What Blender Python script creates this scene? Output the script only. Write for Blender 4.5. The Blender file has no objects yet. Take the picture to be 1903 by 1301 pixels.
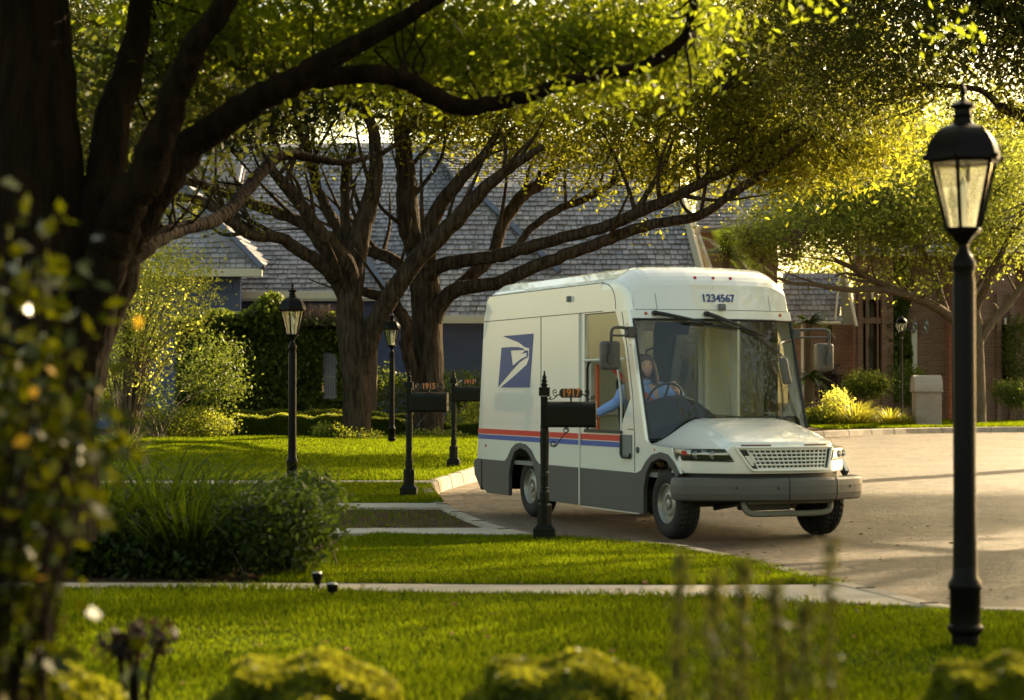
import bpy, bmesh, math, random
import numpy as np
from mathutils import Vector, Matrix, geometry
random.seed(7); RNG = np.random.default_rng(7)
R = math.radians
SC = bpy.context.scene
COL = SC.collection

# ------------------------------------------------------------------ camera
FPX, HORZ, CAMH, CXP, CYP = 3700.0, 725.0, 1.56, 951.5, 650.5
PITCH = math.atan((HORZ - CYP) / FPX)
cam = bpy.data.cameras.new('camera'); camo = bpy.data.objects.new('camera', cam)
COL.objects.link(camo); SC.camera = camo
camo.location = (0, 0, CAMH); camo.rotation_euler = (math.pi / 2 + PITCH, 0, 0)
cam.sensor_width = 36; cam.lens = FPX / 1903 * 36
cam.clip_start = 0.1; cam.clip_end = 1500
cam.dof.use_dof = True; cam.dof.focus_distance = 29.0; cam.dof.aperture_fstop = 2.7

# ------------------------------------------------------------------ light
SUN_EL, SUN_AZ = 25.0, 44.0
w = bpy.data.worlds.new('World'); SC.world = w; w.use_nodes = True
nt = w.node_tree; bgn = nt.nodes['Background']
sky = nt.nodes.new('ShaderNodeTexSky'); sky.sky_type = 'NISHITA'; sky.sun_disc = False
sky.sun_elevation = R(SUN_EL); sky.sun_rotation = R(SUN_AZ)
sky.air_density = 1.0; sky.dust_density = 2.5; sky.ozone_density = 0.6
tint = nt.nodes.new('ShaderNodeMix'); tint.data_type = 'RGBA'; tint.blend_type = 'MULTIPLY'
tint.inputs[0].default_value = 1.0; tint.inputs[7].default_value = (1.0, 0.87, 0.60, 1)
nt.links.new(sky.outputs[0], tint.inputs[6]); nt.links.new(tint.outputs[2], bgn.inputs[0])
bgn.inputs[1].default_value = 0.125
sd = Vector((math.sin(R(SUN_AZ)) * math.cos(R(SUN_EL)), math.cos(R(SUN_AZ)) * math.cos(R(SUN_EL)), math.sin(R(SUN_EL))))
sl = bpy.data.lights.new('sun', 'SUN'); sl.energy = 5.0; sl.angle = R(0.6); sl.color = (1.0, 0.78, 0.46)
slo = bpy.data.objects.new('sun', sl); COL.objects.link(slo); slo.rotation_euler = sd.to_track_quat('Z', 'Y').to_euler()
slo.location = (30, 60, 60)
SC.view_settings.view_transform = 'Standard'; SC.view_settings.look = 'None'
SC.view_settings.exposure = 1.82; SC.view_settings.gamma = 1.0
SC.cycles.max_bounces = 8; SC.cycles.transparent_max_bounces = 16
SC.cycles.transmission_bounces = 6; SC.cycles.diffuse_bounces = 4
SC.cycles.sample_clamp_indirect = 6.0
SC.cycles.caustics_reflective = False; SC.cycles.caustics_refractive = False

# ------------------------------------------------------------------ pixel -> world
_cp, _sp = math.cos(PITCH), math.sin(PITCH)
def ray(px, py):
    a = (px - CXP) / FPX; b = (CYP - py) / FPX
    return np.array([a, _cp - b * _sp, _sp + b * _cp])
CAM = np.array([0, 0, CAMH])
def P(px, py, y):
    d = ray(px, py); return CAM + d * (y / d[1])
def ppm(y): return FPX / y
HY = [0, 10.3, 13.6, 19.0, 21.5, 26, 29, 33.6, 44, 55, 120]
HZ = [.26, .235, .19, .09, .09, .17, .21, .26, .39, .45, .60]
def hf(y): return float(np.interp(y, HY, HZ))
RY = [0, 26, 40, 55, 80, 400]; RZ = [0, 0, .12, .29, .36, .40]
def rf(y): return float(np.interp(y, RY, RZ))
def G(px, py, fn=hf):
    d = ray(px, py); h = .15
    for _ in range(30):
        t = (h - CAMH) / d[2]; h = fn(t * d[1])
    return CAM + d * t

# ------------------------------------------------------------------ mesh helpers
class MB:
    def __init__(s): s.v = []; s.f = []
    def add(s, vs, fs):
        o = len(s.v); s.v += [tuple(map(float, p)) for p in vs]; s.f += [tuple(o + i for i in f) for f in fs]
    def box(s, c, d, m=None):
        x, y, z = d[0] / 2, d[1] / 2, d[2] / 2
        vs = [Vector((sx * x, sy * y, sz * z)) for sx in (-1, 1) for sy in (-1, 1) for sz in (-1, 1)]
        if m is not None: vs = [m @ q for q in vs]
        s.add([(q[0] + c[0], q[1] + c[1], q[2] + c[2]) for q in vs],
              [(0, 1, 3, 2), (4, 6, 7, 5), (0, 4, 5, 1), (2, 3, 7, 6), (0, 2, 6, 4), (1, 5, 7, 3)])
        return s
    def tube(s, pts, rad, n=8, cap=True, noise=0.0):
        pts = [Vector(p) for p in pts]
        if not hasattr(rad, '__len__'): rad = [rad] * len(pts)
        rings = []; prev = None
        for i, p in enumerate(pts):
            t = (pts[min(i + 1, len(pts) - 1)] - pts[max(i - 1, 0)])
            if t.length < 1e-9: t = Vector((0, 0, 1))
            t.normalize()
            if prev is None:
                a = Vector((0, 0, 1)) if abs(t.z) < .9 else Vector((1, 0, 0))
                nrm = t.cross(a).normalized()
            else:
                nrm = (prev - t * prev.dot(t))
                nrm = nrm.normalized() if nrm.length > 1e-6 else t.orthogonal().normalized()
            prev = nrm; b = t.cross(nrm)
            rings.append([p + (nrm * math.cos(2 * math.pi * k / n) + b * math.sin(2 * math.pi * k / n)) * rad[i] * (1 + (random.uniform(-noise, noise) if noise else 0)) for k in range(n)])
        vs = [q for r in rings for q in r]; fs = []
        for i in range(len(pts) - 1):
            for k in range(n):
                fs.append((i * n + k, i * n + (k + 1) % n, (i + 1) * n + (k + 1) % n, (i + 1) * n + k))
        if cap:
            fs.append(tuple(range(n - 1, -1, -1))); fs.append(tuple((len(pts) - 1) * n + k for k in range(n)))
        s.add(vs, fs); return s
    def lathe(s, prof, c=(0, 0, 0), n=16, axis='z', a0=0.0, cap=True):
        vs = []; fs = []
        for r, z in prof:
            for k in range(n):
                a = a0 + 2 * math.pi * k / n; x, y = r * math.cos(a), r * math.sin(a)
                q = (x, y, z) if axis == 'z' else ((x, z, y) if axis == 'y' else (z, x, y))
                vs.append((q[0] + c[0], q[1] + c[1], q[2] + c[2]))
        for i in range(len(prof) - 1):
            for k in range(n):
                fs.append((i * n + k, i * n + (k + 1) % n, (i + 1) * n + (k + 1) % n, (i + 1) * n + k))
        if cap:
            fs.append(tuple(range(n - 1, -1, -1))); fs.append(tuple((len(prof) - 1) * n + k for k in range(n)))
        s.add(vs, fs); return s
    def grid(s, fn, nu, nv):
        vs = [fn(i / nu, j / nv) for i in range(nu + 1) for j in range(nv + 1)]
        s.add(vs, [(i * (nv + 1) + j, (i + 1) * (nv + 1) + j, (i + 1) * (nv + 1) + j + 1, i * (nv + 1) + j + 1) for i in range(nu) for j in range(nv)])
        return s
    def panel(s, outer, holes, fn, thick):
        """flat polygon with holes; fn(a, b, t) -> 3D where t is the depth through it"""
        loops = [outer] + list(holes)
        tris = geometry.tessellate_polygon([[Vector((a, b, 0)) for a, b in l] for l in loops])
        flat = [p for l in loops for p in l]; n = len(flat)
        vs = [fn(a, b, 0) for a, b in flat] + [fn(a, b, thick) for a, b in flat]
        fs = [tuple(t) for t in tris] + [tuple(n + i for i in reversed(t)) for t in tris]
        o = 0
        for l in loops:
            m = len(l)
            for i in range(m): fs.append((o + i, o + (i + 1) % m, n + o + (i + 1) % m, n + o + i))
            o += m
        s.add(vs, fs); return s
    def quad(s, a, b, c, d): s.add([a, b, c, d], [(0, 1, 2, 3)]); return s

def obj(name, mb, mat, parent=None, smooth=True, bevel=0.0, angle=35, recalc=True, subsurf=0):
    me = bpy.data.meshes.new(name)
    if isinstance(mb, MB): me.from_pydata(mb.v, [], mb.f)
    else: me = mb
    if recalc:
        b = bmesh.new(); b.from_mesh(me); bmesh.ops.recalc_face_normals(b, faces=b.faces); b.to_mesh(me); b.free()
    o = bpy.data.objects.new(name, me); COL.objects.link(o)
    if mat is not None: me.materials.append(mat)
    if smooth:
        me.polygons.foreach_set('use_smooth', [True] * len(me.polygons))
        me.set_sharp_from_angle(angle=R(angle))
    if bevel:
        m = o.modifiers.new('bevel', 'BEVEL'); m.width = bevel; m.segments = 2; m.limit_method = 'ANGLE'; m.angle_limit = R(40)
    if subsurf:
        m = o.modifiers.new('sub', 'SUBSURF'); m.levels = m.render_levels = subsurf
    if parent is not None: o.parent = parent
    return o
def tag(o, label=None, cat=None, group=None, kind=None):
    if label: o['label'] = label
    if cat: o['category'] = cat
    if group: o['group'] = group
    if kind: o['kind'] = kind
    return o
def thing(name, label, cat, loc=(0, 0, 0), rz=0.0, group=None):
    o = bpy.data.objects.new(name, None); COL.objects.link(o); o.empty_display_size = .2
    o.location = loc; o.rotation_euler = (0, 0, rz); return tag(o, label, cat, group)
def copy_tree(o, parent=None):
    c = o.copy(); COL.objects.link(c); c.parent = parent
    for ch in list(o.children): copy_tree(ch, c)
    return c
def text_mb(body, size, depth, off=0.0):
    """centred text in the xy plane as a mesh"""
    cu = bpy.data.curves.new('t', 'FONT'); cu.body = body; cu.size = size; cu.extrude = depth; cu.offset = off
    cu.align_x = 'CENTER'; cu.align_y = 'CENTER'; cu.resolution_u = 4
    o = bpy.data.objects.new('t', cu); COL.objects.link(o); bpy.context.view_layer.update()
    me = bpy.data.meshes.new_from_object(o.evaluated_get(bpy.context.evaluated_depsgraph_get()))
    mb = MB(); mb.v = [tuple(v.co) for v in me.vertices]; mb.f = [tuple(p.vertices) for p in me.polygons]
    bpy.data.objects.remove(o); bpy.data.curves.remove(cu); bpy.data.meshes.remove(me); return mb
def xf(mb, fn): mb.v = [tuple(fn(*v)) for v in mb.v]; return mb
def smoothpts(pts, k=5):
    """Catmull-Rom through rows of numbers"""
    p = np.array(pts, float); out = []
    for i in range(len(p) - 1):
        p0 = p[max(i - 1, 0)]; p1 = p[i]; p2 = p[i + 1]; p3 = p[min(i + 2, len(p) - 1)]
        for j in range(k):
            t = j / k
            out.append(.5 * ((2 * p1) + (p2 - p0) * t + (2 * p0 - 5 * p1 + 4 * p2 - p3) * t * t + (3 * p1 - p0 - 3 * p2 + p3) * t ** 3))
    out.append(p[-1]); return np.array(out)

# ------------------------------------------------------------------ materials
def mat(name, col, rough=.6, metal=0.0, spec=.5, coat=0.0, noise=0.0, nscale=8.0, bump=0.0, bscale=40.0, island=0.0, alt=None, ascale=3.0, stretch=None):
    m = bpy.data.materials.new(name); m.use_nodes = True; t = m.node_tree; b = t.nodes['Principled BSDF']
    b.inputs['Base Color'].default_value = (*col, 1); b.inputs['Roughness'].default_value = rough
    b.inputs['Metallic'].default_value = metal; b.inputs['Specular IOR Level'].default_value = spec
    b.inputs['Coat Weight'].default_value = coat; b.inputs['Coat Roughness'].default_value = .03; b.inputs['Coat IOR'].default_value = 2.1 if coat > .8 else 1.5
    N = t.nodes.new; L = t.links.new
    tc = N('ShaderNodeTexCoord'); vec = tc.outputs['Object']
    if stretch:
        mp = N('ShaderNodeMapping'); mp.inputs['Scale'].default_value = stretch; L(vec, mp.inputs['Vector']); vec = mp.outputs[0]
    cur = None
    if alt is not None:
        n = N('ShaderNodeTexNoise'); n.inputs['Scale'].default_value = ascale; n.inputs['Detail'].default_value = 5; L(vec, n.inputs['Vector'])
        r = N('ShaderNodeValToRGB'); r.color_ramp.elements[0].position = .38; r.color_ramp.elements[1].position = .62
        r.color_ramp.elements[0].color = (*col, 1); r.color_ramp.elements[1].color = (*alt, 1)
        L(n.outputs['Fac'], r.inputs[0]); cur = r.outputs[0]
    def vary(src, amt, cur):
        mr = N('ShaderNodeMapRange'); mr.inputs['To Min'].default_value = 1 - amt; mr.inputs['To Max'].default_value = 1 + amt
        L(src, mr.inputs['Value'])
        mx = N('ShaderNodeMix'); mx.data_type = 'RGBA'; mx.blend_type = 'MULTIPLY'; mx.inputs[0].default_value = 1
        if cur is None: mx.inputs[6].default_value = (*col, 1)
        else: L(cur, mx.inputs[6])
        cb = N('ShaderNodeCombineColor'); [L(mr.outputs[0], cb.inputs[i]) for i in range(3)]
        L(cb.outputs[0], mx.inputs[7]); return mx.outputs[2]
    if noise:
        n = N('ShaderNodeTexNoise'); n.inputs['Scale'].default_value = nscale; n.inputs['Detail'].default_value = 6; L(vec, n.inputs['Vector'])
        cur = vary(n.outputs['Fac'], noise, cur)
    if island:
        g = N('ShaderNodeNewGeometry'); cur = vary(g.outputs['Random Per Island'], island, cur)
    if cur is not None: L(cur, b.inputs['Base Color'])
    if bump:
        n = N('ShaderNodeTexNoise'); n.inputs['Scale'].default_value = bscale; n.inputs['Detail'].default_value = 6; L(vec, n.inputs['Vector'])
        bp = N('ShaderNodeBump'); bp.inputs['Strength'].default_value = bump; bp.inputs['Distance'].default_value = .10 if stretch else .03
        L(n.outputs['Fac'], bp.inputs['Height']); L(bp.outputs[0], b.inputs['Normal'])
    return m
def leafmat(name, c1, c2, trans, tfac=.5, rough=.45, spec=.35, vscale=.5):
    """c1..c2: leaf colour from leaf to leaf; trans: light passing through"""
    m = bpy.data.materials.new(name); m.use_nodes = True; t = m.node_tree; b = t.nodes['Principled BSDF']; N = t.nodes.new; L = t.links.new
    g = N('ShaderNodeNewGeometry'); r = N('ShaderNodeValToRGB')
    r.color_ramp.elements[0].color = (*c1, 1); r.color_ramp.elements[1].color = (*c2, 1)
    tc = N('ShaderNodeTexCoord'); n = N('ShaderNodeTexNoise'); n.inputs['Scale'].default_value = vscale; n.inputs['Detail'].default_value = 3
    L(tc.outputs['Object'], n.inputs['Vector'])
    ad = N('ShaderNodeMath'); ad.operation = 'MULTIPLY_ADD'; ad.inputs[1].default_value = .5
    L(g.outputs['Random Per Island'], ad.inputs[0])
    m2 = N('ShaderNodeMath'); m2.operation = 'MULTIPLY_ADD'; m2.inputs[1].default_value = 1.6; m2.inputs[2].default_value = -.55
    L(n.outputs['Fac'], m2.inputs[0]); L(m2.outputs[0], ad.inputs[2]); L(ad.outputs[0], r.inputs[0])
    L(r.outputs[0], b.inputs['Base Color']); b.inputs['Roughness'].default_value = rough; b.inputs['Specular IOR Level'].default_value = spec
    tr = N('ShaderNodeBsdfTranslucent')
    mx = N('ShaderNodeMix'); mx.data_type = 'RGBA'; mx.inputs[0].default_value = .35; mx.inputs[7].default_value = (*trans, 1)
    mx.inputs[6].default_value = (*trans, 1)
    hs = N('ShaderNodeHueSaturation'); hs.inputs['Color'].default_value = (*trans, 1)
    mr = N('ShaderNodeMapRange'); mr.inputs['To Min'].default_value = .55; mr.inputs['To Max'].default_value = 1.35; L(g.outputs['Random Per Island'], mr.inputs['Value'])
    L(mr.outputs[0], hs.inputs['Value']); L(hs.outputs[0], tr.inputs[0])
    ms = N('ShaderNodeMixShader'); ms.inputs[0].default_value = tfac
    L(b.outputs[0], ms.inputs[1]); L(tr.outputs[0], ms.inputs[2]); L(ms.outputs[0], t.nodes['Material Output'].inputs[0])
    return m
def glassmat(name, tint, f0=.04, rough=0.0, base=None, bfac=0.0):
    m = bpy.data.materials.new(name); m.use_nodes = True; t = m.node_tree; N = t.nodes.new; L = t.links.new
    t.nodes.remove(t.nodes['Principled BSDF'])
    tr = N('ShaderNodeBsdfTransparent'); tr.inputs[0].default_value = (*tint, 1)
    gl = N('ShaderNodeBsdfGlossy'); gl.inputs['Roughness'].default_value = rough; gl.inputs[0].default_value = (1, 1, 1, 1)
    fr = N('ShaderNodeLayerWeight'); fr.inputs['Blend'].default_value = .25
    mr = N('ShaderNodeMapRange'); mr.inputs['To Min'].default_value = f0; mr.inputs['To Max'].default_value = .9
    L(fr.outputs['Fresnel'], mr.inputs['Value'])
    ms = N('ShaderNodeMixShader'); L(mr.outputs[0], ms.inputs[0]); L(gl.outputs[0], ms.inputs[2])
    if base is not None:
        d = N('ShaderNodeBsdfTranslucent'); d.inputs[0].default_value = (*base, 1)
        m2 = N('ShaderNodeMixShader'); m2.inputs[0].default_value = bfac; L(tr.outputs[0], m2.inputs[1]); L(d.outputs[0], m2.inputs[2]); L(m2.outputs[0], ms.inputs[1])
    else: L(tr.outputs[0], ms.inputs[1])
    L(ms.outputs[0], t.nodes['Material Output'].inputs[0]); return m
def brickmat(name, c1, c2, mortar, scale=1.0, bw=.5, rh=.25, ms=.02, bump=.6, noise=.3):
    m = bpy.data.materials.new(name); m.use_nodes = True; t = m.node_tree; b = t.nodes['Principled BSDF']; N = t.nodes.new; L = t.links.new
    tc = N('ShaderNodeTexCoord'); sp = N('ShaderNodeSeparateXYZ'); L(tc.outputs['Object'], sp.inputs[0])
    ad = N('ShaderNodeMath'); L(sp.outputs[0], ad.inputs[0]); L(sp.outputs[1], ad.inputs[1])
    cb = N('ShaderNodeCombineXYZ'); L(ad.outputs[0], cb.inputs[0]); L(sp.outputs[2], cb.inputs[1])
    bt = N('ShaderNodeTexBrick'); L(cb.outputs[0], bt.inputs['Vector'])
    bt.inputs['Color1'].default_value = (*c1, 1); bt.inputs['Color2'].default_value = (*c2, 1); bt.inputs['Mortar'].default_value = (*mortar, 1)
    bt.inputs['Scale'].default_value = scale; bt.inputs['Mortar Size'].default_value = ms; bt.inputs['Brick Width'].default_value = bw; bt.inputs['Row Height'].default_value = rh
    n = N('ShaderNodeTexNoise'); n.inputs['Scale'].default_value = 2.5; n.inputs['Detail'].default_value = 8; L(tc.outputs['Object'], n.inputs['Vector'])
    mr = N('ShaderNodeMapRange'); mr.inputs['To Min'].default_value = 1 - noise; mr.inputs['To Max'].default_value = 1 + noise; L(n.outputs['Fac'], mr.inputs['Value'])
    cc = N('ShaderNodeCombineColor'); [L(mr.outputs[0], cc.inputs[i]) for i in range(3)]
    mx = N('ShaderNodeMix'); mx.data_type = 'RGBA'; mx.blend_type = 'MULTIPLY'; mx.inputs[0].default_value = 1
    L(bt.outputs['Color'], mx.inputs[6]); L(cc.outputs[0], mx.inputs[7]); L(mx.outputs[2], b.inputs['Base Color'])
    bp = N('ShaderNodeBump'); bp.invert = True; bp.inputs['Strength'].default_value = bump; bp.inputs['Distance'].default_value = .02
    L(bt.outputs['Fac'], bp.inputs['Height']); L(bp.outputs[0], b.inputs['Normal']); b.inputs['Roughness'].default_value = .85
    return m

M = dict(
 white=mat('truck_white_paint', (.85, .845, .765), .24, coat=.9, noise=.06, nscale=1.6, bump=.035, bscale=2.2),
 grey=mat('charcoal_plastic', (.062, .061, .058), .55, noise=.12, nscale=3, bump=.05, bscale=200),
 bump=mat('bumper_grey', (.095, .09, .08), .5, noise=.1, nscale=3, bump=.05, bscale=220),
 black=mat('black_rubber', (.012, .012, .012), .5),
 blackgloss=mat('black_gloss', (.012, .012, .012), .15),
 tyre=mat('tyre_rubber', (.022, .020, .0175), .75, spec=.25, noise=.3, nscale=12, bump=.15, bscale=60),
 rim=mat('steel_rim', (.30, .29, .25), .4, metal=.6, noise=.15, nscale=10),
 seam=mat('seam_dark', (.07, .07, .06), .7),
 red=mat('stripe_red', (.58, .018, .014), .4), blue=mat('stripe_blue', (.022, .075, .36), .4),
 logo=mat('logo_blue', (.018, .05, .22), .4),
 num=mat('number_blue', (.02, .05, .2), .5),
 amber=mat('amber_lens', (.5, .12, .01), .25), redlens=mat('red_lens', (.45, .02, .015), .25), brownlens=mat('brown_lens', (.16, .06, .015), .3),
 chrome=mat('lamp_reflector', (.42, .42, .41), .28, metal=1), darklens=mat('headlight_dark', (.03, .03, .027), .12, coat=1),
 glass=glassmat('windshield_glass', (.96, .98, .96), .045), sideglass=glassmat('side_glass', (.86, .92, .85), .06),
 interior=mat('cab_interior', (.66, .66, .56), .6, noise=.06), intgrey=mat('cab_grey', (.16, .17, .16), .6), intdark=mat('dash_black', (.014, .014, .015), .6, spec=.15, bump=.1, bscale=120),
 orange=mat('orange_pole', (.55, .11, .03), .45), chassis=mat('chassis_dark', (.05, .05, .04), .6, metal=.3, noise=.3, nscale=9),
 rail=mat('tow_rail', (.17, .165, .125), .5, noise=.15, nscale=6), mirrorglass=mat('mirror_glass', (.7, .72, .72), .04, metal=1),
 iron=mat('lamp_black_iron', (.005, .004, .0035), .36, spec=.09, noise=.3, nscale=14, bump=.08, bscale=60),
 mbox=mat('mailbox_dark_green', (.010, .011, .006), .42, spec=.12, noise=.3, nscale=8, bump=.06, bscale=60),
 plate=mat('number_plate_black', (.012, .012, .01), .4), digit=mat('orange_digits', (.80, .24, .035), .45),
 lampglass=glassmat('seeded_glass', (.95, .95, .86), .04, .10, (.92, .92, .76), .27),
 bulb=mat('frosted_bulb', (.75, .72, .6), .4),
 bark=mat('oak_bark', (.080, .058, .040), .9, spec=.08, alt=(.026, .019, .013), ascale=4.5, noise=.35, nscale=9, bump=1.0, bscale=7, stretch=(3.0, 3.0, .5)),
 barkdark=mat('dark_oak_bark', (.018, .011, .006), .9, spec=.08, alt=(.009, .006, .004), ascale=6, noise=.3, nscale=12, bump=1.0, bscale=10, stretch=(2.5, 2.5, .5)),
 barkgrey=mat('grey_bark', (.14, .105, .07), .9, spec=.08, noise=.3, nscale=8, bump=.8, bscale=9, stretch=(2, 2, .5)),
 stem=mat('green_stem', (.10, .075, .04), .8, noise=.2),
 asphalt=None,
 shake=mat('cedar_shake', (.27, .27, .305), .85, spec=.15, island=.26, noise=.15, nscale=6, bump=.5, bscale=30, alt=(.33, .31, .31), ascale=.6),
 fascia=mat('white_fascia', (.72, .69, .58), .6, noise=.06), flash=mat('metal_flashing', (.15, .16, .20), .4, metal=.5, noise=.15),
 bluebrick=brickmat('blue_painted_brick', (.098, .128, .235), (.108, .138, .25), (.078, .102, .19), 4.2, .85, .28, .025, .8, .15),
 redbrick=brickmat('red_brick', (.145, .070, .050), (.22, .115, .08), (.36, .29, .22), 4.4, .9, .30, .030, .6, .3),
 pinkbrick=brickmat('pale_pink_brick', (.33, .26, .22), (.38, .31, .26), (.36, .32, .28), 7, .9, .30, .025, .5, .15),
 skylight=mat('skylight_dome', (.20, .165, .15), .35, coat=.2), vent=mat('vent_metal', (.2, .22, .26), .5),
 beige=mat('beige_trim', (.50, .43, .30), .7, noise=.08), winframe=mat('dark_window_frame', (.05, .035, .028), .5), winglass=mat('dark_window_glass', (.03, .03, .03), .08, coat=.6),
 conc=mat('kerb_concrete', (.40, .34, .265), .85, alt=(.30, .25, .19), ascale=3, noise=.2, nscale=20, bump=.4, bscale=60),
 path=mat('path_concrete', (.42, .37, .30), .6, alt=(.33, .285, .225), ascale=2, noise=.2, nscale=25, bump=.5, bscale=90),
 soil=mat('mulch_soil', (.060, .036, .020), .95, spec=.05, alt=(.10, .062, .034), ascale=8, noise=.4, nscale=40, bump=1.0, bscale=30),
 chip=mat('mulch_chip', (.10, .055, .028), .9, spec=.1, island=.5),
 lawn=mat('lawn_soil_green', (.014, .030, .001), .95, spec=.05, alt=(.024, .040, .002), ascale=1.2, noise=.3, nscale=15, bump=.6, bscale=30),
 grass=leafmat('grass_blade', (.009, .034, .001), (.028, .052, .003), (.24, .31, .006), .46, .6, .03, .6),
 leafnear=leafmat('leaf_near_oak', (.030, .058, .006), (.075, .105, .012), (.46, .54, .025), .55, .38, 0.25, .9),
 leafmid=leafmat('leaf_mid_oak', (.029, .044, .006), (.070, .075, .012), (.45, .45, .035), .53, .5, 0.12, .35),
 leafunlit=leafmat('leaf_unlit_oak', (.018, .030, .006), (.045, .055, .012), (.17, .19, .025), .38, .45, 0.15, .4),  # darker, duller oak leaf; the shade of unlit crowns put into its colour
 leafolive=leafmat('leaf_olive_oak', (.030, .042, .007), (.065, .072, .013), (.40, .38, .035), .48, .5, .12, .4),
 leafhazy=leafmat('leaf_hazy', (.040, .062, .012), (.085, .105, .024), (.48, .52, .07), .5, .5, 0.12, .3),  # paler greens put distance haze into the leaf colour
 leafshrub=leafmat('leaf_yellow_shrub', (.12, .16, .022), (.22, .24, .04), (.85, .85, .14), .6, .45, 0.2, .8),
 leafhedge=leafmat('leaf_box_hedge', (.032, .058, .008), (.062, .088, .014), (.46, .50, .04), .45, .4, 0.2, 1.5),
 leafbox=leafmat('leaf_round_boxwood', (.014, .034, .002), (.040, .058, .006), (.56, .56, .03), .36, .35, .2, 2.5),
 leafivy=leafmat('leaf_ivy', (.040, .066, .010), (.085, .11, .018), (.28, .34, .04), .35, .45, 0.15, 1.2),
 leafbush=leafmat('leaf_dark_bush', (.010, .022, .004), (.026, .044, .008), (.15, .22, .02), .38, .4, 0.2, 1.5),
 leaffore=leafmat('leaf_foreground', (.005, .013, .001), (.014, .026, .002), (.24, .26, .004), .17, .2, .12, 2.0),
 leafgold=leafmat('leaf_golden', (.45, .24, .02), (.55, .30, .02), (.85, .50, .03), .5, .4, .4, 2.0),
 leafgrass=leafmat('leaf_ornamental_grass', (.10, .11, .015), (.20, .18, .03), (.62, .58, .06), .5, .5, .3, 1.0),
 leafstrap=leafmat('leaf_strap', (.009, .026, .002), (.020, .042, .004), (.14, .20, .008), .34, .5, .06, 1.0),
 leafred=leafmat('leaf_red', (.012, .008, .005), (.022, .011, .007), (.04, .02, .008), .35, .4, .4, 2.0),
 leafstalk=leafmat('leaf_stalk', (.026, .032, .005), (.050, .052, .010), (.17, .17, .018), .4, .5, .3, 2.0),
 skin=mat('skin', (.62, .36, .25), .5, noise=.05), hair=mat('brown_hair', (.10, .050, .026), .5, noise=.4, nscale=60, stretch=(8, 8, 1)), shirt=mat('blue_shirt', (.20, .33, .68), .75, noise=.12, nscale=14, bump=.3, bscale=18),
 trouser=mat('navy_trousers', (.02, .025, .05), .8), belt=mat('red_seat_belt', (.45, .045, .02), .6), lips=mat('lips', (.42, .12, .10), .45), eye=mat('eye_dark', (.03, .02, .015), .2), teeth=mat('teeth', (.75, .72, .66), .4),
)

# ================================================================== MAIL TRUCK
TD = np.array([0.36888523, -0.92947495, 0.0]); TC = np.array([0.92947495, 0.36888523, 0.0])
TF = G(1240, 1003, rf); TRZ = math.atan2(TD[1], TD[0])
truck = thing('mail_truck', 'white postal delivery truck with red and blue stripes and a blue eagle emblem', 'truck', tuple(TF), TRZ)
def side_uv(px, py):
    r = ray(px, py); t = ((TF - CAM) @ TC) / (r @ TC); q = CAM + t * r; return (q - TF) @ TD, q[2]
WID = 2.0
near = lambda a, b, t: (a, t, b)
far = lambda a, b, t: (a, WID - t, b)
us = lambda w_: -.5 - (w_ - 1.05) * .309
bul = lambda v: .15 * (1 - (1 - v) ** 2)
ring_f = [(-.74, .67), (-.62, .70), (-.50, .80), (-.36, .875), (-.15, .91), (.02, .89), (.16, .82), (.30, .70)]
ring_fi = [(.24, .64), (.12, .75), (0, .82), (-.15, .84), (-.36, .79), (-.48, .68), (-.55, .50), (-.55, .24)]
ring_r = [(-4.62, .67), (-4.52, .72), (-4.40, .83), (-4.25, .895), (-4.10, .91), (-3.92, .895), (-3.75, .83), (-3.62, .73), (-3.50, .67)]
ring_ri = [(-3.52, .24), (-3.58, .52), (-3.72, .72), (-3.88, .81), (-4.08, .845), (-4.28, .79), (-4.40, .66), (-4.47, .50), (-4.47, .24)]
hole = [(-2.14, 2.43), (-1.29, 2.43), (-1.05, 2.05), (-.90, 1.47), (-1.09, 1.24), (-1.14, 1.11), (-2.14, 1.11)]
outer = [(-5.62, .67)] + ring_r + ring_f + [(.14, .90), (.10, .955), (-.44, .985), (us(1.05) - .05, 1.05), (us(2.44) - .05, 2.44), (-1.66, 2.44), (-1.66, 2.76), (-5.18, 2.76), (-5.26, 2.70), (-5.37, 2.45), (-5.43, 2.03)]
CONT = [(0, .10), (.03, .22), (.1, .33), (.2, .44), (.3, .53), (.42, .64), (.6, .71), (.8, .745), (1.0, .755)]
def PC(v):
    v = min(v, WID - v); return float(np.interp(v, [a for a, b in CONT], [b for a, b in CONT]))
def sm(x): x = min(max(x, 0), 1); return x * x * (3 - 2 * x)
body = MB()
body.panel(outer, [hole], near, .03); body.panel(outer, [hole], far, .03)
# roof
half = [(0, 2.76), (.02, 2.785), (.05, 2.81), (.18, 2.90), (.25, 2.922), (.40, 2.932), (.7, 2.938)]
loop = half + [(1.0, 2.94)] + [(WID - a, b) for a, b in reversed(half)]
st = [(-5.22, -.05), (-5.10, 0), (-1.66, 0)]
for (u0, d0), (u1, d1) in zip(st, st[1:]):
    for (a, b), (c, d) in zip(loop, loop[1:]):
        body.quad((u0, a, b + d0 * (b > 2.77)), (u1, a, b + d1), (u1, c, d + d1), (u0, c, d + d0 * (d > 2.77)))
rear = [(-5.62, .60), (-5.62, .67), (-5.43, 2.03), (-5.37, 2.45), (-5.26, 2.70), (-5.22, 2.76)]
for (a, b), (c, d) in zip(rear, rear[1:]): body.quad((a, 0, b), (a, WID, b), (c, WID, d), (c, 0, d))
body.add([(-5.22, a, b - .05 * (b > 2.77)) for a, b in loop], [tuple(range(len(loop)))])
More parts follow.
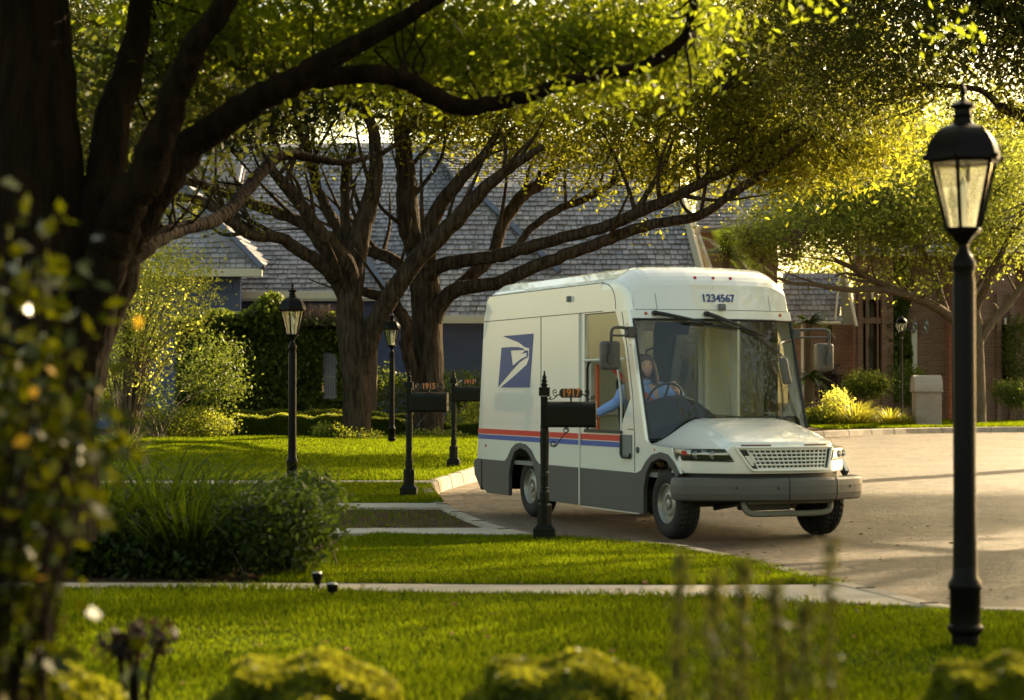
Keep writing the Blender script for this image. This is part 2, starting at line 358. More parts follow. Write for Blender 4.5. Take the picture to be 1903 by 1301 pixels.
# cab cap over the windshield
hc = [(0, 2.44), (0, 2.56), (0, 2.68), (.004, 2.74), (.02, 2.785), (.05, 2.81), (.11, 2.855), (.18, 2.90), (.25, 2.922), (.40, 2.932), (.7, 2.938)]
lc = hc + [(1.0, 2.94)] + [(WID - a, b) for a, b in reversed(hc)]
rt = .34; EV = .022
def uface(v, w_): return us(w_) + bul(v)
stations = []
for k in range(-1, 9):
    row = []
    ph = max(k, 0) / 8 * math.pi / 2
    for a, b in lc:
        e = 1 - math.cos(ph); f = (b - 2.44) / .5
        vv = a + (1 - a) * .05 * e
        ww = b - f * .27 * e
        uu = -1.66 if k < 0 else uface(vv, ww if k == 8 else 2.44 + (ww - 2.44) * .9) - rt + rt * math.sin(ph)
        row.append((uu, vv, ww))
    stations.append(row)
for r0, r1 in zip(stations, stations[1:]):
    for i in range(len(lc) - 1): body.quad(r0[i], r1[i], r1[i + 1], r0[i + 1])
lastr = stations[-1]
for i in range(len(lc) - 1):
    (u0, v0, w0), (u1, v1, w1) = lastr[i], lastr[i + 1]
    if abs(v0 - v1) < .004: continue
    for k in range(3):
        t0, t1 = k / 3, (k + 1) / 3; a0 = w0 + (2.44 - w0) * t0; a1 = w0 + (2.44 - w0) * t1; b0 = w1 + (2.44 - w1) * t0; b1 = w1 + (2.44 - w1) * t1
        body.quad((uface(v0, a0), v0, a0), (uface(v0, a1), v0, a1), (uface(v1, b1), v1, b1), (uface(v1, b0), v1, b0))
body.grid(lambda s, t: (uface(EV + (2 - 2 * EV) * s, 2.34 + .10 * t), EV + (2 - 2 * EV) * s, 2.34 + .10 * t), 20, 1)
for sgn in (0, 1):          # windshield pillars
    def pil(s, t, sgn=sgn):
        w_ = 1.0 + 1.44 * t; a = s * math.pi / 2
        v = EV * (1 - math.cos(a)) ; u = us(w_) - .05 + .056 * math.sin(a)
        return (u, v if not sgn else WID - v, w_)
    body.grid(pil, 4, 8)
# cowl, hood sides under the windshield
def hood_w(t, v):
    vm = min(v, WID - v); S = sm(vm / .58)
    wb = .985 + .275 * S; wf = .955 + .075 * sm((vm - .35) / .08)
    return wb + (wf - wb) * (t ** 1.15) + .035 * math.sin(math.pi * t) * S
def hood_u(t, v):
    ub = us(1.05) + bul(v) + .035; return ub + (PC(v) - .015 - ub) * t
VS = [0, .01, .03, .06, .1, .15, .2, .25, .3, .35, .38, .41, .44, .5, .6, .7, .8, .9, 1.0]; VS = VS + [WID - v for v in reversed(VS[:-1])]
nose = MB(); rows = []
for v in VS:
    vm = min(v, WID - v); wt = hood_w(1, v); r = []
    for k, t in enumerate([0, .06, .14, .3, .5, .75, .93, 1.0]):
        w_ = wt + (.705 - wt) * t
        r.append((PC(v) - .012 + .03 * math.sin(min(t * 6, 1) * math.pi / 2) - .02 * max(0, t - .9) * 10 * .5, v, w_))
    rows.append(r)
for r0, r1 in zip(rows, rows[1:]):
    for i in range(7): body.quad(r0[i], r0[i + 1], r1[i + 1], r1[i])
bo = obj('body', body, M['white'], truck, angle=32)
hood = MB(); rows = [[(hood_u(t, v), v, hood_w(t, v)) for t in np.linspace(0, 1, 13)] for v in VS]
for r0, r1 in zip(rows, rows[1:]):
    for i in range(12): hood.quad(r0[i], r0[i + 1], r1[i + 1], r1[i])
obj('hood', hood, M['white'], truck, angle=50)
hs = MB()
hs.tube([(PC(v) + .004, v, hood_w(1, v) - .004) for v in VS], .005, 5)
hs.tube([(u, -.002, .985 + (u + .44) * -.056 - .004) for u in np.linspace(-.44, .10, 6)], .005, 5)
# ---- skirts
sk = MB()
skirt = [(-5.62, .67)] + ring_r + ring_f + ring_fi + ring_ri + [(-5.22, .24), (-5.40, .30), (-5.60, .46)]
sk.panel(skirt, [], lambda a, b, t: (a, t - .014, b), .05); sk.panel(skirt, [], lambda a, b, t: (a, WID + .014 - t, b), .05)
obj('skirt', sk, M['grey'], truck, smooth=False, bevel=.006)
rb = MB(); rb.grid(lambda s, t: (-5.60 - .08 * math.sin(math.pi * min(s, 1)) * .6 - .02, -.014 + 2.028 * s, .24 + .43 * t), 12, 1)
rbp = MB()
prof = [(-5.42, .665), (-5.66, .655), (-5.69, .60), (-5.66, .46), (-5.42, .27)]
for (a, b), (c, d) in zip(prof, prof[1:]): rbp.quad((a, -.022, b), (a, WID + .022, b), (c, WID + .022, d), (c, -.022, d))
for v in (-.022, WID + .022): rbp.add([(a, v, b) for a, b in prof], [(0, 1, 2, 3, 4)])
obj('rear_bumper', rbp, M['grey'], truck, smooth=False, bevel=.02)
# ---- underbody
un = MB(); un.box((-2.7, 1.0, .55), (5.2, 1.5, .14)); un.box((-4.0, 1.0, .40), (.12, 1.7, .12)); un.box((-.08, 1.0, .38), (.10, 1.5, .10))
un.box((.1, .62, .50), (1.1, .10, .12)); un.box((.1, 1.38, .50), (1.1, .10, .12)); un.box((.25, 1.0, .42), (.35, .45, .22)); un.box((.38, .75, .38), (.2, .16, .14))
for v in (.52, 1.48): un.tube([(.05, v, .32), (.25, v + (.1 if v < 1 else -.1), .36), (.5, .75 if v < 1 else 1.25, .42)], .028, 8); un.lathe([(.05, -.12), (.06, -.1), (.06, .1), (.05, .12)], (.02, v, .48), 10)
un.box((-.08, .50, .60), (.9, .30, .40)); un.box((-.08, 1.5, .60), (.9, .30, .40)); un.box((-4.0, .42, .62), (.95, .35, .42)); un.box((-4.0, 1.58, .62), (.95, .35, .42))
obj('underbody', un, M['chassis'], truck, smooth=False, bevel=.01)
rl = MB(); rl.tube(smoothpts([(.55, .60, .44), (.60, .585, .36), (.62, .66, .29), (.64, 1.0, .285), (.62, 1.50, .29), (.60, 1.60, .36), (.55, 1.60, .44)], 5), .032, 10); rl.tube([(.60, .62, .40), (.60, 1.58, .40)], .018, 8)
obj('tow_rail', rl, M['rail'], truck)
sw = MB(); sw.box((-1.45, .012, .232), (1.5, .02, .014)); obj('door_sill', sw, M['white'], truck, smooth=False)
# ---- bumper
BC = smoothpts([(.20, -.05), (.34, -.045), (.45, .02), (.60, .30), (.73, .62), (.83, .93), (.86, 1.08), (.855, 1.3), (.80, 1.56), (.62, 1.93), (.48, 2.03), (.30, 2.05)], 4)
bp_ = [(-.18, .64), (-.03, .662), (-.008, .655), (.006, .635), (.012, .58), (.010, .50), (-.004, .44), (-.03, .422), (-.18, .44)]
bm_ = MB(); rows = []
for i, (u, v) in enumerate(BC):
    t = BC[min(i + 1, len(BC) - 1)] - BC[max(i - 1, 0)]; n = np.array([t[1], -t[0]]); n /= np.linalg.norm(n)
    rows.append([(u + n[0] * o, v + n[1] * o, w_) for o, w_ in bp_])
for r0, r1 in zip(rows, rows[1:]):
    for i in range(len(bp_) - 1): bm_.quad(r0[i], r0[i + 1], r1[i + 1], r1[i])
bm_.add(rows[0], [tuple(range(len(bp_)))]); bm_.add(rows[-1], [tuple(range(len(bp_)))])
bumper = obj('bumper', bm_, M['bump'], truck, angle=30)
for vj in (.955, 1.56):
    sj = MB(); i = int(np.argmin([abs(v - vj) for u, v in BC])); sj.tube([(p[0] + .001, p[1], p[2]) for p in rows[i][1:-1]], .006, 5); obj('bumper_joint', sj, M['black'], bumper)
for vj in (.42, .88, 1.75):
    so_ = MB(); i = int(np.argmin([abs(v - vj) for u, v in BC])); p = rows[i][4]; so_.lathe([(.013, -.002), (.013, .004), (.008, .006)], (p[0], p[1], .56), 10, 'x'); obj('parking_sensor', so_, M['black'], bumper)
vd = MB(); vd.grid(lambda s, t: (PC(.05 + 1.9 * s) - .09, .05 + 1.9 * s, .60 + .12 * t), 20, 1); obj('lower_grille', vd, M['black'], truck)
# ---- grille
def Q(s, t, off=0.0):
    vl = .473 + (.60 - .473) * t; vr = 1.545 + (1.50 - 1.545) * t; v = vl + (vr - vl) * s; w_ = .950 + (.758 - .950) * t
    return (PC(v) + .020 + off, v, w_)
gb = MB(); gb.grid(lambda s, t: Q(s, t, .002), 16, 1); grille = obj('grille', gb, M['black'], truck)
gr = MB()
for t in np.linspace(.0, 1, 6): gr.tube([Q(s, t, .010) for s in np.linspace(.075, .955, 14)], .0085, 4)
for s in np.linspace(.075, .955, 17): gr.tube([Q(s, t, .009) for t in (0, .33, .66, 1)], .0075, 4)
obj('grille_bars', gr, M['white'], grille, smooth=False)
gf = MB(); ed = [Q(s, -.12, .012) for s in np.linspace(-.01, 1.01, 14)] + [Q(1.015, t, .012) for t in np.linspace(0, 1, 5)] + [Q(s, 1.10, .012) for s in np.linspace(1.0, 0, 14)] + [Q(-.015, t, .012) for t in np.linspace(1, 0, 5)]
gf.tube(ed + [ed[0]], .016, 8); obj('grille_frame', gf, M['white'], grille, angle=60)
for v0, v1 in ((.50, .80), (1.20, 1.48)):
    mk = MB(); mk.tube([(PC(v) + .024, v, .992) for v in np.linspace(v0, v1, 6)], .013, 8); obj('marker_lens', mk, M['brownlens'], grille)
# ---- headlights
def headlight(mirror):
    c = [(.005, .950), (.355, .953), (.430, .828), (.015, .836)]
    def H(s, t, off=.0):
        a = np.array(c[0]) + (np.array(c[1]) - c[0]) * s; b = np.array(c[3]) + (np.array(c[2]) - c[3]) * s; q = a + (b - a) * t
        v = q[0]; u = PC(v) + .022 + off; return (u, WID - v if mirror else v, q[1])
    h = MB(); h.grid(lambda s, t: H(s, t, .004 + .012 * math.sin(math.pi * t)), 12, 5)
    ho = obj('headlight', h, M['darklens'], truck)
    rimb = MB(); e = [H(s, 0) for s in np.linspace(0, 1, 8)] + [H(1, t) for t in (.5, 1)] + [H(s, 1) for s in np.linspace(.9, 0, 8)] + [H(0, .5), H(0, 0)]
    rimb.tube(e, .006, 6); obj('headlight_rim', rimb, M['seam'], ho)
    for s in (.33, .66):
        p = H(s, .48, .010); l = MB(); l.lathe([(.040, -.004), (.040, .006), (.034, .010), (.026, .006), (.020, .012), (.0, .018)], p, 16, 'x'); obj('projector_lens', l, M['chrome'], ho)
    rd = MB(); rd.grid(lambda s, t: H(.07 + .09 * s, .12 + .38 * t, .019), 2, 3); obj('turn_lens', rd, M['redlens'], ho)
headlight(False); headlight(True)
# ---- glass
ws = MB(); ws.grid(lambda s, t: (uface(EV + (2 - 2 * EV) * s, 1.02 + 1.325 * t) - .004, EV + (2 - 2 * EV) * s, 1.02 + 1.325 * t), 24, 12)
wso = obj('windshield', ws, M['glass'], truck)
fr_ = MB()
def WS(v, w_): return (uface(v, w_) + .002, v, w_)
for v in (EV + .010, 2 - EV - .010): fr_.tube([WS(v, w_) for w_ in np.linspace(1.03, 2.335, 10)], .016, 6)
for w_ in (2.332, 1.04): fr_.tube([WS(v, w_) for v in np.linspace(EV, 2 - EV, 24)], .014, 6)
obj('windshield_seal', fr_, M['black'], wso)
cw = MB(); cw.grid(lambda s, t: (uface(.08 + 1.84 * s, 1.05) + .036 - .10 * t, .08 + 1.84 * s, hood_w(0, .08 + 1.84 * s) - .012 + .02 * t), 20, 1); obj('cowl', cw, M['intdark'], truck)
sg = MB(); sg.panel([(-2.13, 1.90), (-1.02, 1.90), (-1.05, 2.05), (-1.29, 2.42), (-2.13, 2.42)], [], lambda a, b, t: (a, .016 + t, b), .004)
so = obj('side_window', sg, M['sideglass'], truck, smooth=False)
q = MB(); q.panel([(-1.11, 1.28), (-.91, 1.48), (-1.02, 1.90), (-1.20, 1.90), (-1.12, 1.5)], [], lambda a, b, t: (a, .016 + t, b), .004); obj('quarter_window', q, M['sideglass'], truck, smooth=False)
q = MB(); q.panel([(-2.13, 1.12), (-1.14, 1.12), (-1.09, 1.25), (-.91, 1.48), (-1.05, 2.05), (-1.29, 2.42), (-2.13, 2.42)], [], lambda a, b, t: (a, WID - .016 - t, b), .004); obj('side_window', q, M['sideglass'], truck, smooth=False)
for f_, n_ in ((.0, 'window_post'), (WID, 'window_post')):
    p_ = MB(); s_ = -.004 if f_ == 0 else .004
    p_.tube([(-1.13, f_ + s_, 1.11), (-1.13, f_ + s_, 1.45), (-1.17, f_ + s_, 1.65), (-1.27, f_ + s_, 1.90)], .014, 6)
    p_.tube([(-2.13, f_ + s_, 1.90), (-1.03, f_ + s_, 1.90)], .016, 6); obj(n_, p_, M['interior'], truck)
ru = MB(); ru.tube([(-2.06, .0, 1.11), (-2.06, .0, 1.80), (-2.02, .0, 1.87), (-1.95, .0, 1.89)], .014, 6); ru.box((-1.61, -.008, 1.098), (1.0, .03, .035)); obj('window_seal', ru, M['black'], truck)
# ---- door, seams, handle
sl_ = MB()
def vline(u, w0, w1, r=.006): sl_.box((u, -.0005, (w0 + w1) / 2), (r * 1.6, .008, w1 - w0))
vline(-3.44, .67, 2.44); vline(-.79, .68, 1.12)
sl_.box((-3.5, -.0005, 2.445), (3.75, .008, .008))
sl_.tube([(-.80, 0, 1.12), (-.84, 0, 1.5), (-.97, 0, 2.0), (-1.12, 0, 2.42)], .005, 5)
sl_.tube([(-.97, -.001, 1.135), (-.80, -.001, 1.135)], .005, 5)
sl_.tube(smoothpts([(-1.28, -.001, 2.45), (-1.30, -.001, 2.58), (-1.37, -.001, 2.68), (-1.50, -.001, 2.74), (-1.66, -.001, 2.765)], 4), .004, 5)
sl_.tube([(u, -.001, 2.765) for u in np.linspace(-1.66, -5.18, 8)], .004, 5)
for v in (.30, 1.70): sl_.tube([(uface(v, 2.44) + .001, v, 2.44), (uface(v, 2.62) + .001, v, 2.62)], .0025, 4)
sl_.tube([(uface(v, 2.44) + .001, v, 2.44) for v in np.linspace(.06, 1.94, 18)], .003, 4)
obj('panel_seam', sl_, M['seam'], truck, smooth=False)
dp = MB(); dp.box((-2.25, -.012, 1.34), (.024, .026, 2.2)); obj('door_rail', dp, M['interior'], truck, smooth=False, bevel=.006)
dh = MB(); dh.box((-.99, -.004, .945), (.27, .016, .26)); dho = obj('door_handle', dh, M['intgrey'], truck, smooth=False, bevel=.006)
d2 = MB(); d2.tube([(-1.11, -.016, 1.07), (-1.11, -.02, .86), (-1.08, -.02, .83), (-.88, -.02, .83), (-.87, -.016, .87)], .018, 8); obj('handle_frame', d2, M['black'], dho)
fc = MB(); fc.lathe([(.035, .0), (.035, -.012), (.02, -.014), (0, -.012)], (-.71, 0, .915), 16, 'y'); obj('fuel_cap', fc, M['seam'], truck)
# ---- stripes
for n_, w0, w1 in (('red_stripe', .998, 1.062), ('blue_stripe', .930, .988)):
    s_ = MB(); s_.box((-3.345, -.0035, (w0 + w1) / 2), (4.46, .003, w1 - w0)); s_.box((-3.345, WID + .0035, (w0 + w1) / 2), (4.46, .003, w1 - w0))
    obj(n_, s_, M['red' if n_[0] == 'r' else 'blue'], truck, smooth=False)
# ---- eagle emblem
Z1 = lambda x, y: side_uv(880 + x / 5.656, 490 + y / 5.656)
lg = MB()
shapes = [[(310, 762), (632, 735), (592, 1302), (285, 1302), (420, 1190), (560, 1062), (583, 1005), (587, 890), (540, 878), (480, 830)],
          [(297, 883), (400, 876), (470, 876), (525, 892), (532, 908), (392, 914), (412, 1075), (500, 1002), (550, 978), (552, 990), (480, 1040), (390, 1140), (262, 1296)],
          [(500, 945), (525, 935), (540, 912), (572, 912), (575, 955), (564, 994), (556, 985), (562, 935), (520, 945)]]
for s_ in shapes: lg.panel([Z1(x, y) for x, y in s_], [], lambda a, b, t: (a, -.0025 - t, b), .002)
obj('eagle_emblem', lg, M['logo'], truck, smooth=False)
# ---- numbers, marker lights, cameras
t_ = text_mb('1234567', .118, .003, .0022)
obj('fleet_number', xf(t_, lambda x, y, z: (uface(1.03 + x, 2.57 + y) + .004 + z, 1.03 + x, 2.57 + y)), M['num'], truck, smooth=False)
def cap_u(v, w_):
    i = max(k for k in range(len(lc) - 1) if lc[k][0] <= v); f = (v - lc[i][0]) / (lc[i + 1][0] - lc[i][0]); pr = [(a[i][0] * (1 - f) + a[i + 1][0] * f, a[i][2] * (1 - f) + a[i + 1][2] * f) for a in stations[1:]]
    return float(np.interp(-w_, [-b for a, b in pr], [a for a, b in pr]))
for v in (.80, 1.02, 1.24):
    l = MB(); l.lathe([(.018, -.03), (.018, .010), (.012, .020), (0, .024)], (cap_u(v, 2.80), v, 2.80), 10, 'x'); obj('marker_light', l, M['redlens'], truck)
for v, w_ in ((.17, 2.395), (1.83, 2.395)):
    l = MB(); l.lathe([(.018, -.01), (.018, .008), (.008, .012), (0, .012)], (uface(v, w_), v, w_), 10, 'x'); obj('marker_light', l, M['amber'], truck)
l = MB(); l.lathe([(.02, .002), (.02, -.006), (.008, -.010), (0, -.010)], (-5.30, 0, .846), 12, 'y'); obj('marker_light', l, M['redlens'], truck)
l = MB(); l.lathe([(.012, .002), (.012, -.006), (0, -.008)], (-.30, 0, .93), 10, 'y'); obj('marker_light', l, M['amber'], truck)
for c_, d_ in (((uface(1.05, 2.47) + .02, 1.05, 2.475), (.07, .075, .07)), ((-2.55, -.02, 2.62), (.05, .05, .07))):
    b = MB(); b.box(c_, d_); obj('camera_pod', b, M['intgrey'], truck, smooth=False, bevel=.012)
for w_ in (2.28, 2.12, 2.05):
    r_ = MB(); r_.lathe([(.012, .003), (.012, -.004), (.005, -.007)], (us(w_) - .10, 0, w_), 8, 'y'); obj('bracket_bolt', r_, M['interior'], truck)
# ---- wipers
def wiper(a, b, c0, c1):
    W_ = lambda q, o: (uface(q[0], q[1]) + o, q[0], q[1])
    m = MB(); m.tube([W_(a, .05), W_((a[0] * .85 + b[0] * .15, a[1] * .85 + b[1] * .15), .06), W_((a[0] * .45 + b[0] * .55, a[1] * .45 + b[1] * .55), .055), W_(b, .04)], [.026, .026, .018, .010], 6); m.lathe([(.03, 0), (.03, .05), (.02, .06)], W_(a, 0), 10, 'x')
    wo = obj('wiper', m, M['black'], truck)
    m = MB(); m.tube([W_((c0[0] + (c1[0] - c0[0]) * t, c0[1] + (c1[1] - c0[1]) * t), .022) for t in np.linspace(0, 1, 8)], .012, 5); obj('wiper_blade', m, M['black'], wo)
wiper((.26, 2.40), (.90, 2.285), (.55, 2.30), (1.28, 2.235)); wiper((.85, 2.395), (1.55, 2.16), (1.30, 2.26), (1.80, 1.91))
# ---- mirrors
def rbox(name, c, d, m, parent, bev): b = MB(); b.box(c, d); return obj(name, b, m, parent, smooth=False, bevel=bev)
def mirror(far_):
    Y = (lambda v: WID - v) if far_ else (lambda v: v)
    hx = -.88
    hv = -.40 if far_ else -.255; hw = 1.935
    h = MB(); h.box((hx, Y(hv), hw), (.10, .23, .31)); ho = obj('mirror', h, M['bump'], truck, bevel=.035)
    g_ = MB(); g_.box((hx - .051, Y(hv), hw), (.004, .17, .25)); obj('mirror_glass', g_, M['mirrorglass'], ho, smooth=False)
    a = MB(); a.tube(smoothpts([(-.86, Y(.0), 2.22), (-.84, Y(-.10), 2.235), (-.80, Y(hv + .03), 2.235), (-.79, Y(hv - .02), 2.19), (-.80, Y(hv - .02), 2.05), (-.81, Y(hv - .02), 1.86)], 4), .017, 8)
    a.tube([(-.86, Y(.0), 2.15), (-.83, Y(-.14), 2.15), (-.795, Y(hv - .02), 2.15)], .012, 8); a.box((-.815, Y(hv - .02), 1.90), (.05, .06, .10)); obj('mirror_arm', a, M['grey'], ho)
    b = MB(); b.box((-.87, Y(-.02), 2.19), (.10, .09, .12)); obj('mirror_bracket', b, M['grey'], ho, smooth=False, bevel=.01)
mirror(False); mirror(True)
# small blind-spot mirror on the far pillar, in front of the glass
cm = MB(); cm.tube(smoothpts([(-.80, 1.93, 2.12), (-.72, 1.80, 2.10), (-.62, 1.68, 2.05), (-.58, 1.66, 1.93), (-.58, 1.68, 1.84)], 4), .014, 6)
cmo = obj('parking_mirror', cm, M['grey'], truck); c2 = MB(); c2.box((-.56, 1.72, 1.77), (.06, .11, .30), Matrix.Rotation(R(12), 3, 'X')); obj('mirror_shell', c2, M['bump'], cmo, bevel=.03)
# ---- wheels
def wheel(u, v, flip):
    s = -1 if flip else 1
    prof = [(.205, .03), (.215, .008), (.25, -.003), (.30, -.004), (.335, .008), (.352, .022), (.366, .045), (.370, .062), (.370, .082), (.358, .084), (.358, .094), (.370, .096), (.370, .118), (.358, .12), (.358, .13), (.370, .132), (.370, .154), (.358, .156), (.358, .166), (.37, .168), (.37, .188), (.366, .205), (.352, .228), (.30, .252), (.25, .25), (.21, .235)]
    n = 108; m = MB()
    vs = []
    for i, (r, y) in enumerate(prof):
        for k in range(n):
            rr = r
            if r >= .366 and (k + (1 if y > .1 else 0)) % 3 == 0: rr -= .011
            if .352 <= r < .366 and y < .05 and k % 3 == 0: rr -= .006
            a = 2 * math.pi * (k + (y * 14)) / n; vs.append((rr * math.cos(a), s * y, rr * math.sin(a)))
    fs = [(i * n + k, i * n + (k + 1) % n, (i + 1) * n + (k + 1) % n, (i + 1) * n + k) for i in range(len(prof) - 1) for k in range(n)]
    m.add(vs, fs); wo = obj('wheel', m, M['tyre'], truck, angle=25); wo.location = (u, v, .37)
    r_ = MB(); r_.lathe([(.212, s * .05), (.212, s * .012), (.205, s * .008), (.198, s * .014), (.192, s * .045), (.178, s * .060), (.150, s * .058), (.125, s * .040), (.100, s * .032), (.088, s * .034), (.080, s * .048), (.050, s * .050), (.046, s * .030), (.03, s * .024), (0.001, s * .024)], (0, 0, 0), 40, 'y')
    ro = obj('rim', r_, M['rim'], wo, angle=40)
    for k in range(20):
        hb = MB(); a = 2 * math.pi * k / 20; hb.lathe([(.016, -s * .003), (.016, s * .004)], (.164 * math.cos(a), s * .054, .166 * math.sin(a)), 8, 'y'); obj('rim_slot', hb, M['black'], ro)
    for k in range(6):
        lgs = MB(); a = 2 * math.pi * k / 6; lgs.lathe([(.011, s * .05), (.011, s * .028), (.006, s * .024)], (.067 * math.cos(a), 0, .067 * math.sin(a)), 6, 'y'); obj('wheel_nut', lgs, M['rim'], ro)
    bk = MB(); bk.lathe([(.20, s * .20), (.19, s * .12), (.06, s * .11), (.05, s * .26)], (0, 0, 0), 24, 'y'); obj('rim_back', bk, M['chassis'], ro)
    return wo
for u, v, f in ((-.08, .02, 0), (-.08, WID - .02, 1), (-4.0, .08, 0), (-4.0, WID - .08, 1)): wheel(u, v, f)
# ---- cab interior
ci = MB(); ci.box((-2.9, 1.0, .66), (5.2, 1.93, .05)); obj('floor', ci, M['intgrey'], truck, smooth=False)
bk = MB(); bk.panel([(.035, .69), (1.965, .69), (1.965, 2.74), (.035, 2.74)], [[(.85, 1.30), (1.55, 1.30), (1.55, 2.25), (.85, 2.25)]], lambda a, b, t: (-2.32 - t, a, b), .03); obj('bulkhead', bk, M['interior'], truck, smooth=False)
bw = MB(); bw.panel([(.85, 1.30), (1.55, 1.30), (1.55, 2.25), (.85, 2.25)], [], lambda a, b, t: (-2.33 - t, a, b), .004); obj('bulkhead_window', bw, M['sideglass'], truck, smooth=False)
tr_ = MB(); tr_.box((-2.28, 1.0, 1.28), (.03, 1.9, .03)); tr_.box((-2.28, 1.0, 2.30), (.03, 1.9, .03)); tr_.box((-2.26, .78, 1.7), (.06, .06, 2.0)); tr_.box((-2.26, 1.62, 1.7), (.06, .06, 2.0)); obj('interior_trim', tr_, M['interior'], truck, smooth=False, bevel=.008)
po = MB(); po.tube([(-2.0, .10, .7), (-2.0, .10, 1.85)], .028, 10); obj('grab_pole', po, M['orange'], truck)
gp = MB(); gp.box((-2.15, .12, 1.5), (.10, .12, 1.6)); obj('door_column', gp, M['interior'], truck, smooth=False, bevel=.01)
da = MB()
dpr = [(.06, 1.40), (.2, 1.46), (.35, 1.50), (.5, 1.505), (.62, 1.47), (.74, 1.39), (.86, 1.30), (1.1, 1.275), (1.94, 1.27)]
for (v0, w0), (v1, w1) in zip(dpr, dpr[1:]):
    for (u0, e0), (u1, e1) in zip([(-.55, -.30), (-.62, -.03), (-.72, .0), (-.90, -.02), (-.96, -.12), (-.92, -.45)], [(-.62, -.03), (-.72, .0), (-.90, -.02), (-.96, -.12), (-.92, -.45), (-.70, -.60)]):
        da.quad((u0 + bul(v0) * .6, v0, w0 + e0), (u1 + bul(v0) * .6, v0, w0 + e1), (u1 + bul(v1) * .6, v1, w1 + e1), (u0 + bul(v1) * .6, v1, w1 + e0))
obj('dashboard', da, M['intdark'], truck, angle=60)
stw = MB(); sc_ = Vector((-1.02, .47, 1.47)); rot = Matrix.Rotation(R(-55), 3, 'Y')
stw.tube([sc_ + rot @ Vector((.20 * math.cos(a), .20 * math.sin(a), 0)) for a in np.linspace(0, 2 * math.pi, 33)], .015, 8); stw.tube([sc_, sc_ + rot @ Vector((0, 0, -.25))], .03, 8)
for a in (0, 2.2, -2.2): stw.tube([sc_, sc_ + rot @ Vector((.2 * math.cos(a), .2 * math.sin(a), 0))], .014, 6)
obj('steering_wheel', stw, M['black'], truck)
se = MB(); se.box((-1.35, .43, .98), (.50, .50, .14)); se.box((-1.62, .43, 1.36), (.14, .48, .70), Matrix.Rotation(R(-10), 3, 'Y')); se.box((-1.68, .42, 1.84), (.11, .30, .26)); se.box((-1.35, .43, .78), (.35, .35, .26)); obj('seat', se, M['intdark'], truck, smooth=False, bevel=.05)
vi = MB(); vi.box((-1.0, .55, 2.24), (.03, .42, .14), Matrix.Rotation(R(20), 3, 'Y')); obj('sun_visor', vi, M['intdark'], truck, smooth=False, bevel=.01)

# ================================================================== DRIVER
def skin_mesh(name, verts, edges, radii, root=0, sub=2):
    me = bpy.data.meshes.new(name); me.from_pydata(verts, edges, []); o = bpy.data.objects.new(name, me); COL.objects.link(o)
    o.modifiers.new('s', 'SKIN'); sk_ = me.skin_vertices[0].data
    for i, r in enumerate(radii): sk_[i].radius = r if hasattr(r, '__len__') else (r, r); sk_[i].use_root = (i == root)
    m = o.modifiers.new('d', 'SUBSURF'); m.levels = m.render_levels = sub
    bpy.context.view_layer.update()
    n = bpy.data.meshes.new_from_object(o.evaluated_get(bpy.context.evaluated_depsgraph_get()))
    mb = MB(); mb.v = [tuple(v.co) for v in n.vertices]; mb.f = [tuple(p.vertices) for p in n.polygons]
    bpy.data.objects.remove(o); bpy.data.meshes.remove(me); bpy.data.meshes.remove(n); return mb
def t2w(p): return TF + TD * p[0] + TC * p[1] + np.array([0, 0, p[2]])
HIP = Vector((-1.42, .43, 1.10))
J = dict(pel=(-1.42, .43, 1.12), waist=(-1.44, .42, 1.28), chest=(-1.42, .38, 1.48), neckb=(-1.39, .40, 1.635), neck=(-1.365, .405, 1.70),
         shR=(-1.40, .155, 1.565), elR=(-1.20, .0, 1.43), wrR=(-1.36, -.175, 1.31), hdR=(-1.41, -.245, 1.28),
         shL=(-1.34, .64, 1.57), elL=(-1.17, .76, 1.42), wrL=(-1.07, .66, 1.525), hdL=(-1.04, .62, 1.57),
         hiR=(-1.38, .33, 1.10), knR=(-.98, .32, 1.08), anR=(-.88, .32, .78), toR=(-.76, .32, .73), hiL=(-1.38, .53, 1.10), knL=(-.98, .54, 1.08), anL=(-.88, .54, .78), toL=(-.76, .54, .73))
rel = lambda n: tuple(Vector(J[n]) - HIP)
def sk_from(names, edges, rad, root=0, sub=2):
    ix = {n: i for i, n in enumerate(names)}; return skin_mesh('b', [rel(n) for n in names], [(ix[a], ix[b]) for a, b in edges], rad, root, sub)
names = ['pel', 'waist', 'chest', 'neckb', 'neck', 'shR', 'elR', 'wrR', 'hdR', 'shL', 'elL', 'wrL', 'hdL', 'hiR', 'knR', 'anR', 'toR', 'hiL', 'knL', 'anL', 'toL']
edges = [('pel', 'waist'), ('waist', 'chest'), ('chest', 'neckb'), ('neckb', 'neck'), ('chest', 'shR'), ('shR', 'elR'), ('elR', 'wrR'), ('wrR', 'hdR'), ('chest', 'shL'), ('shL', 'elL'), ('elL', 'wrL'), ('wrL', 'hdL'), ('pel', 'hiR'), ('hiR', 'knR'), ('knR', 'anR'), ('anR', 'toR'), ('pel', 'hiL'), ('hiL', 'knL'), ('knL', 'anL'), ('anL', 'toL')]
rad = [.14, .12, .135, .065, .052, .07, .046, .030, .034, .07, .046, .030, .034, .095, .065, .042, .04, .095, .065, .042, .04]
bodyp = sk_from(names, edges, rad)
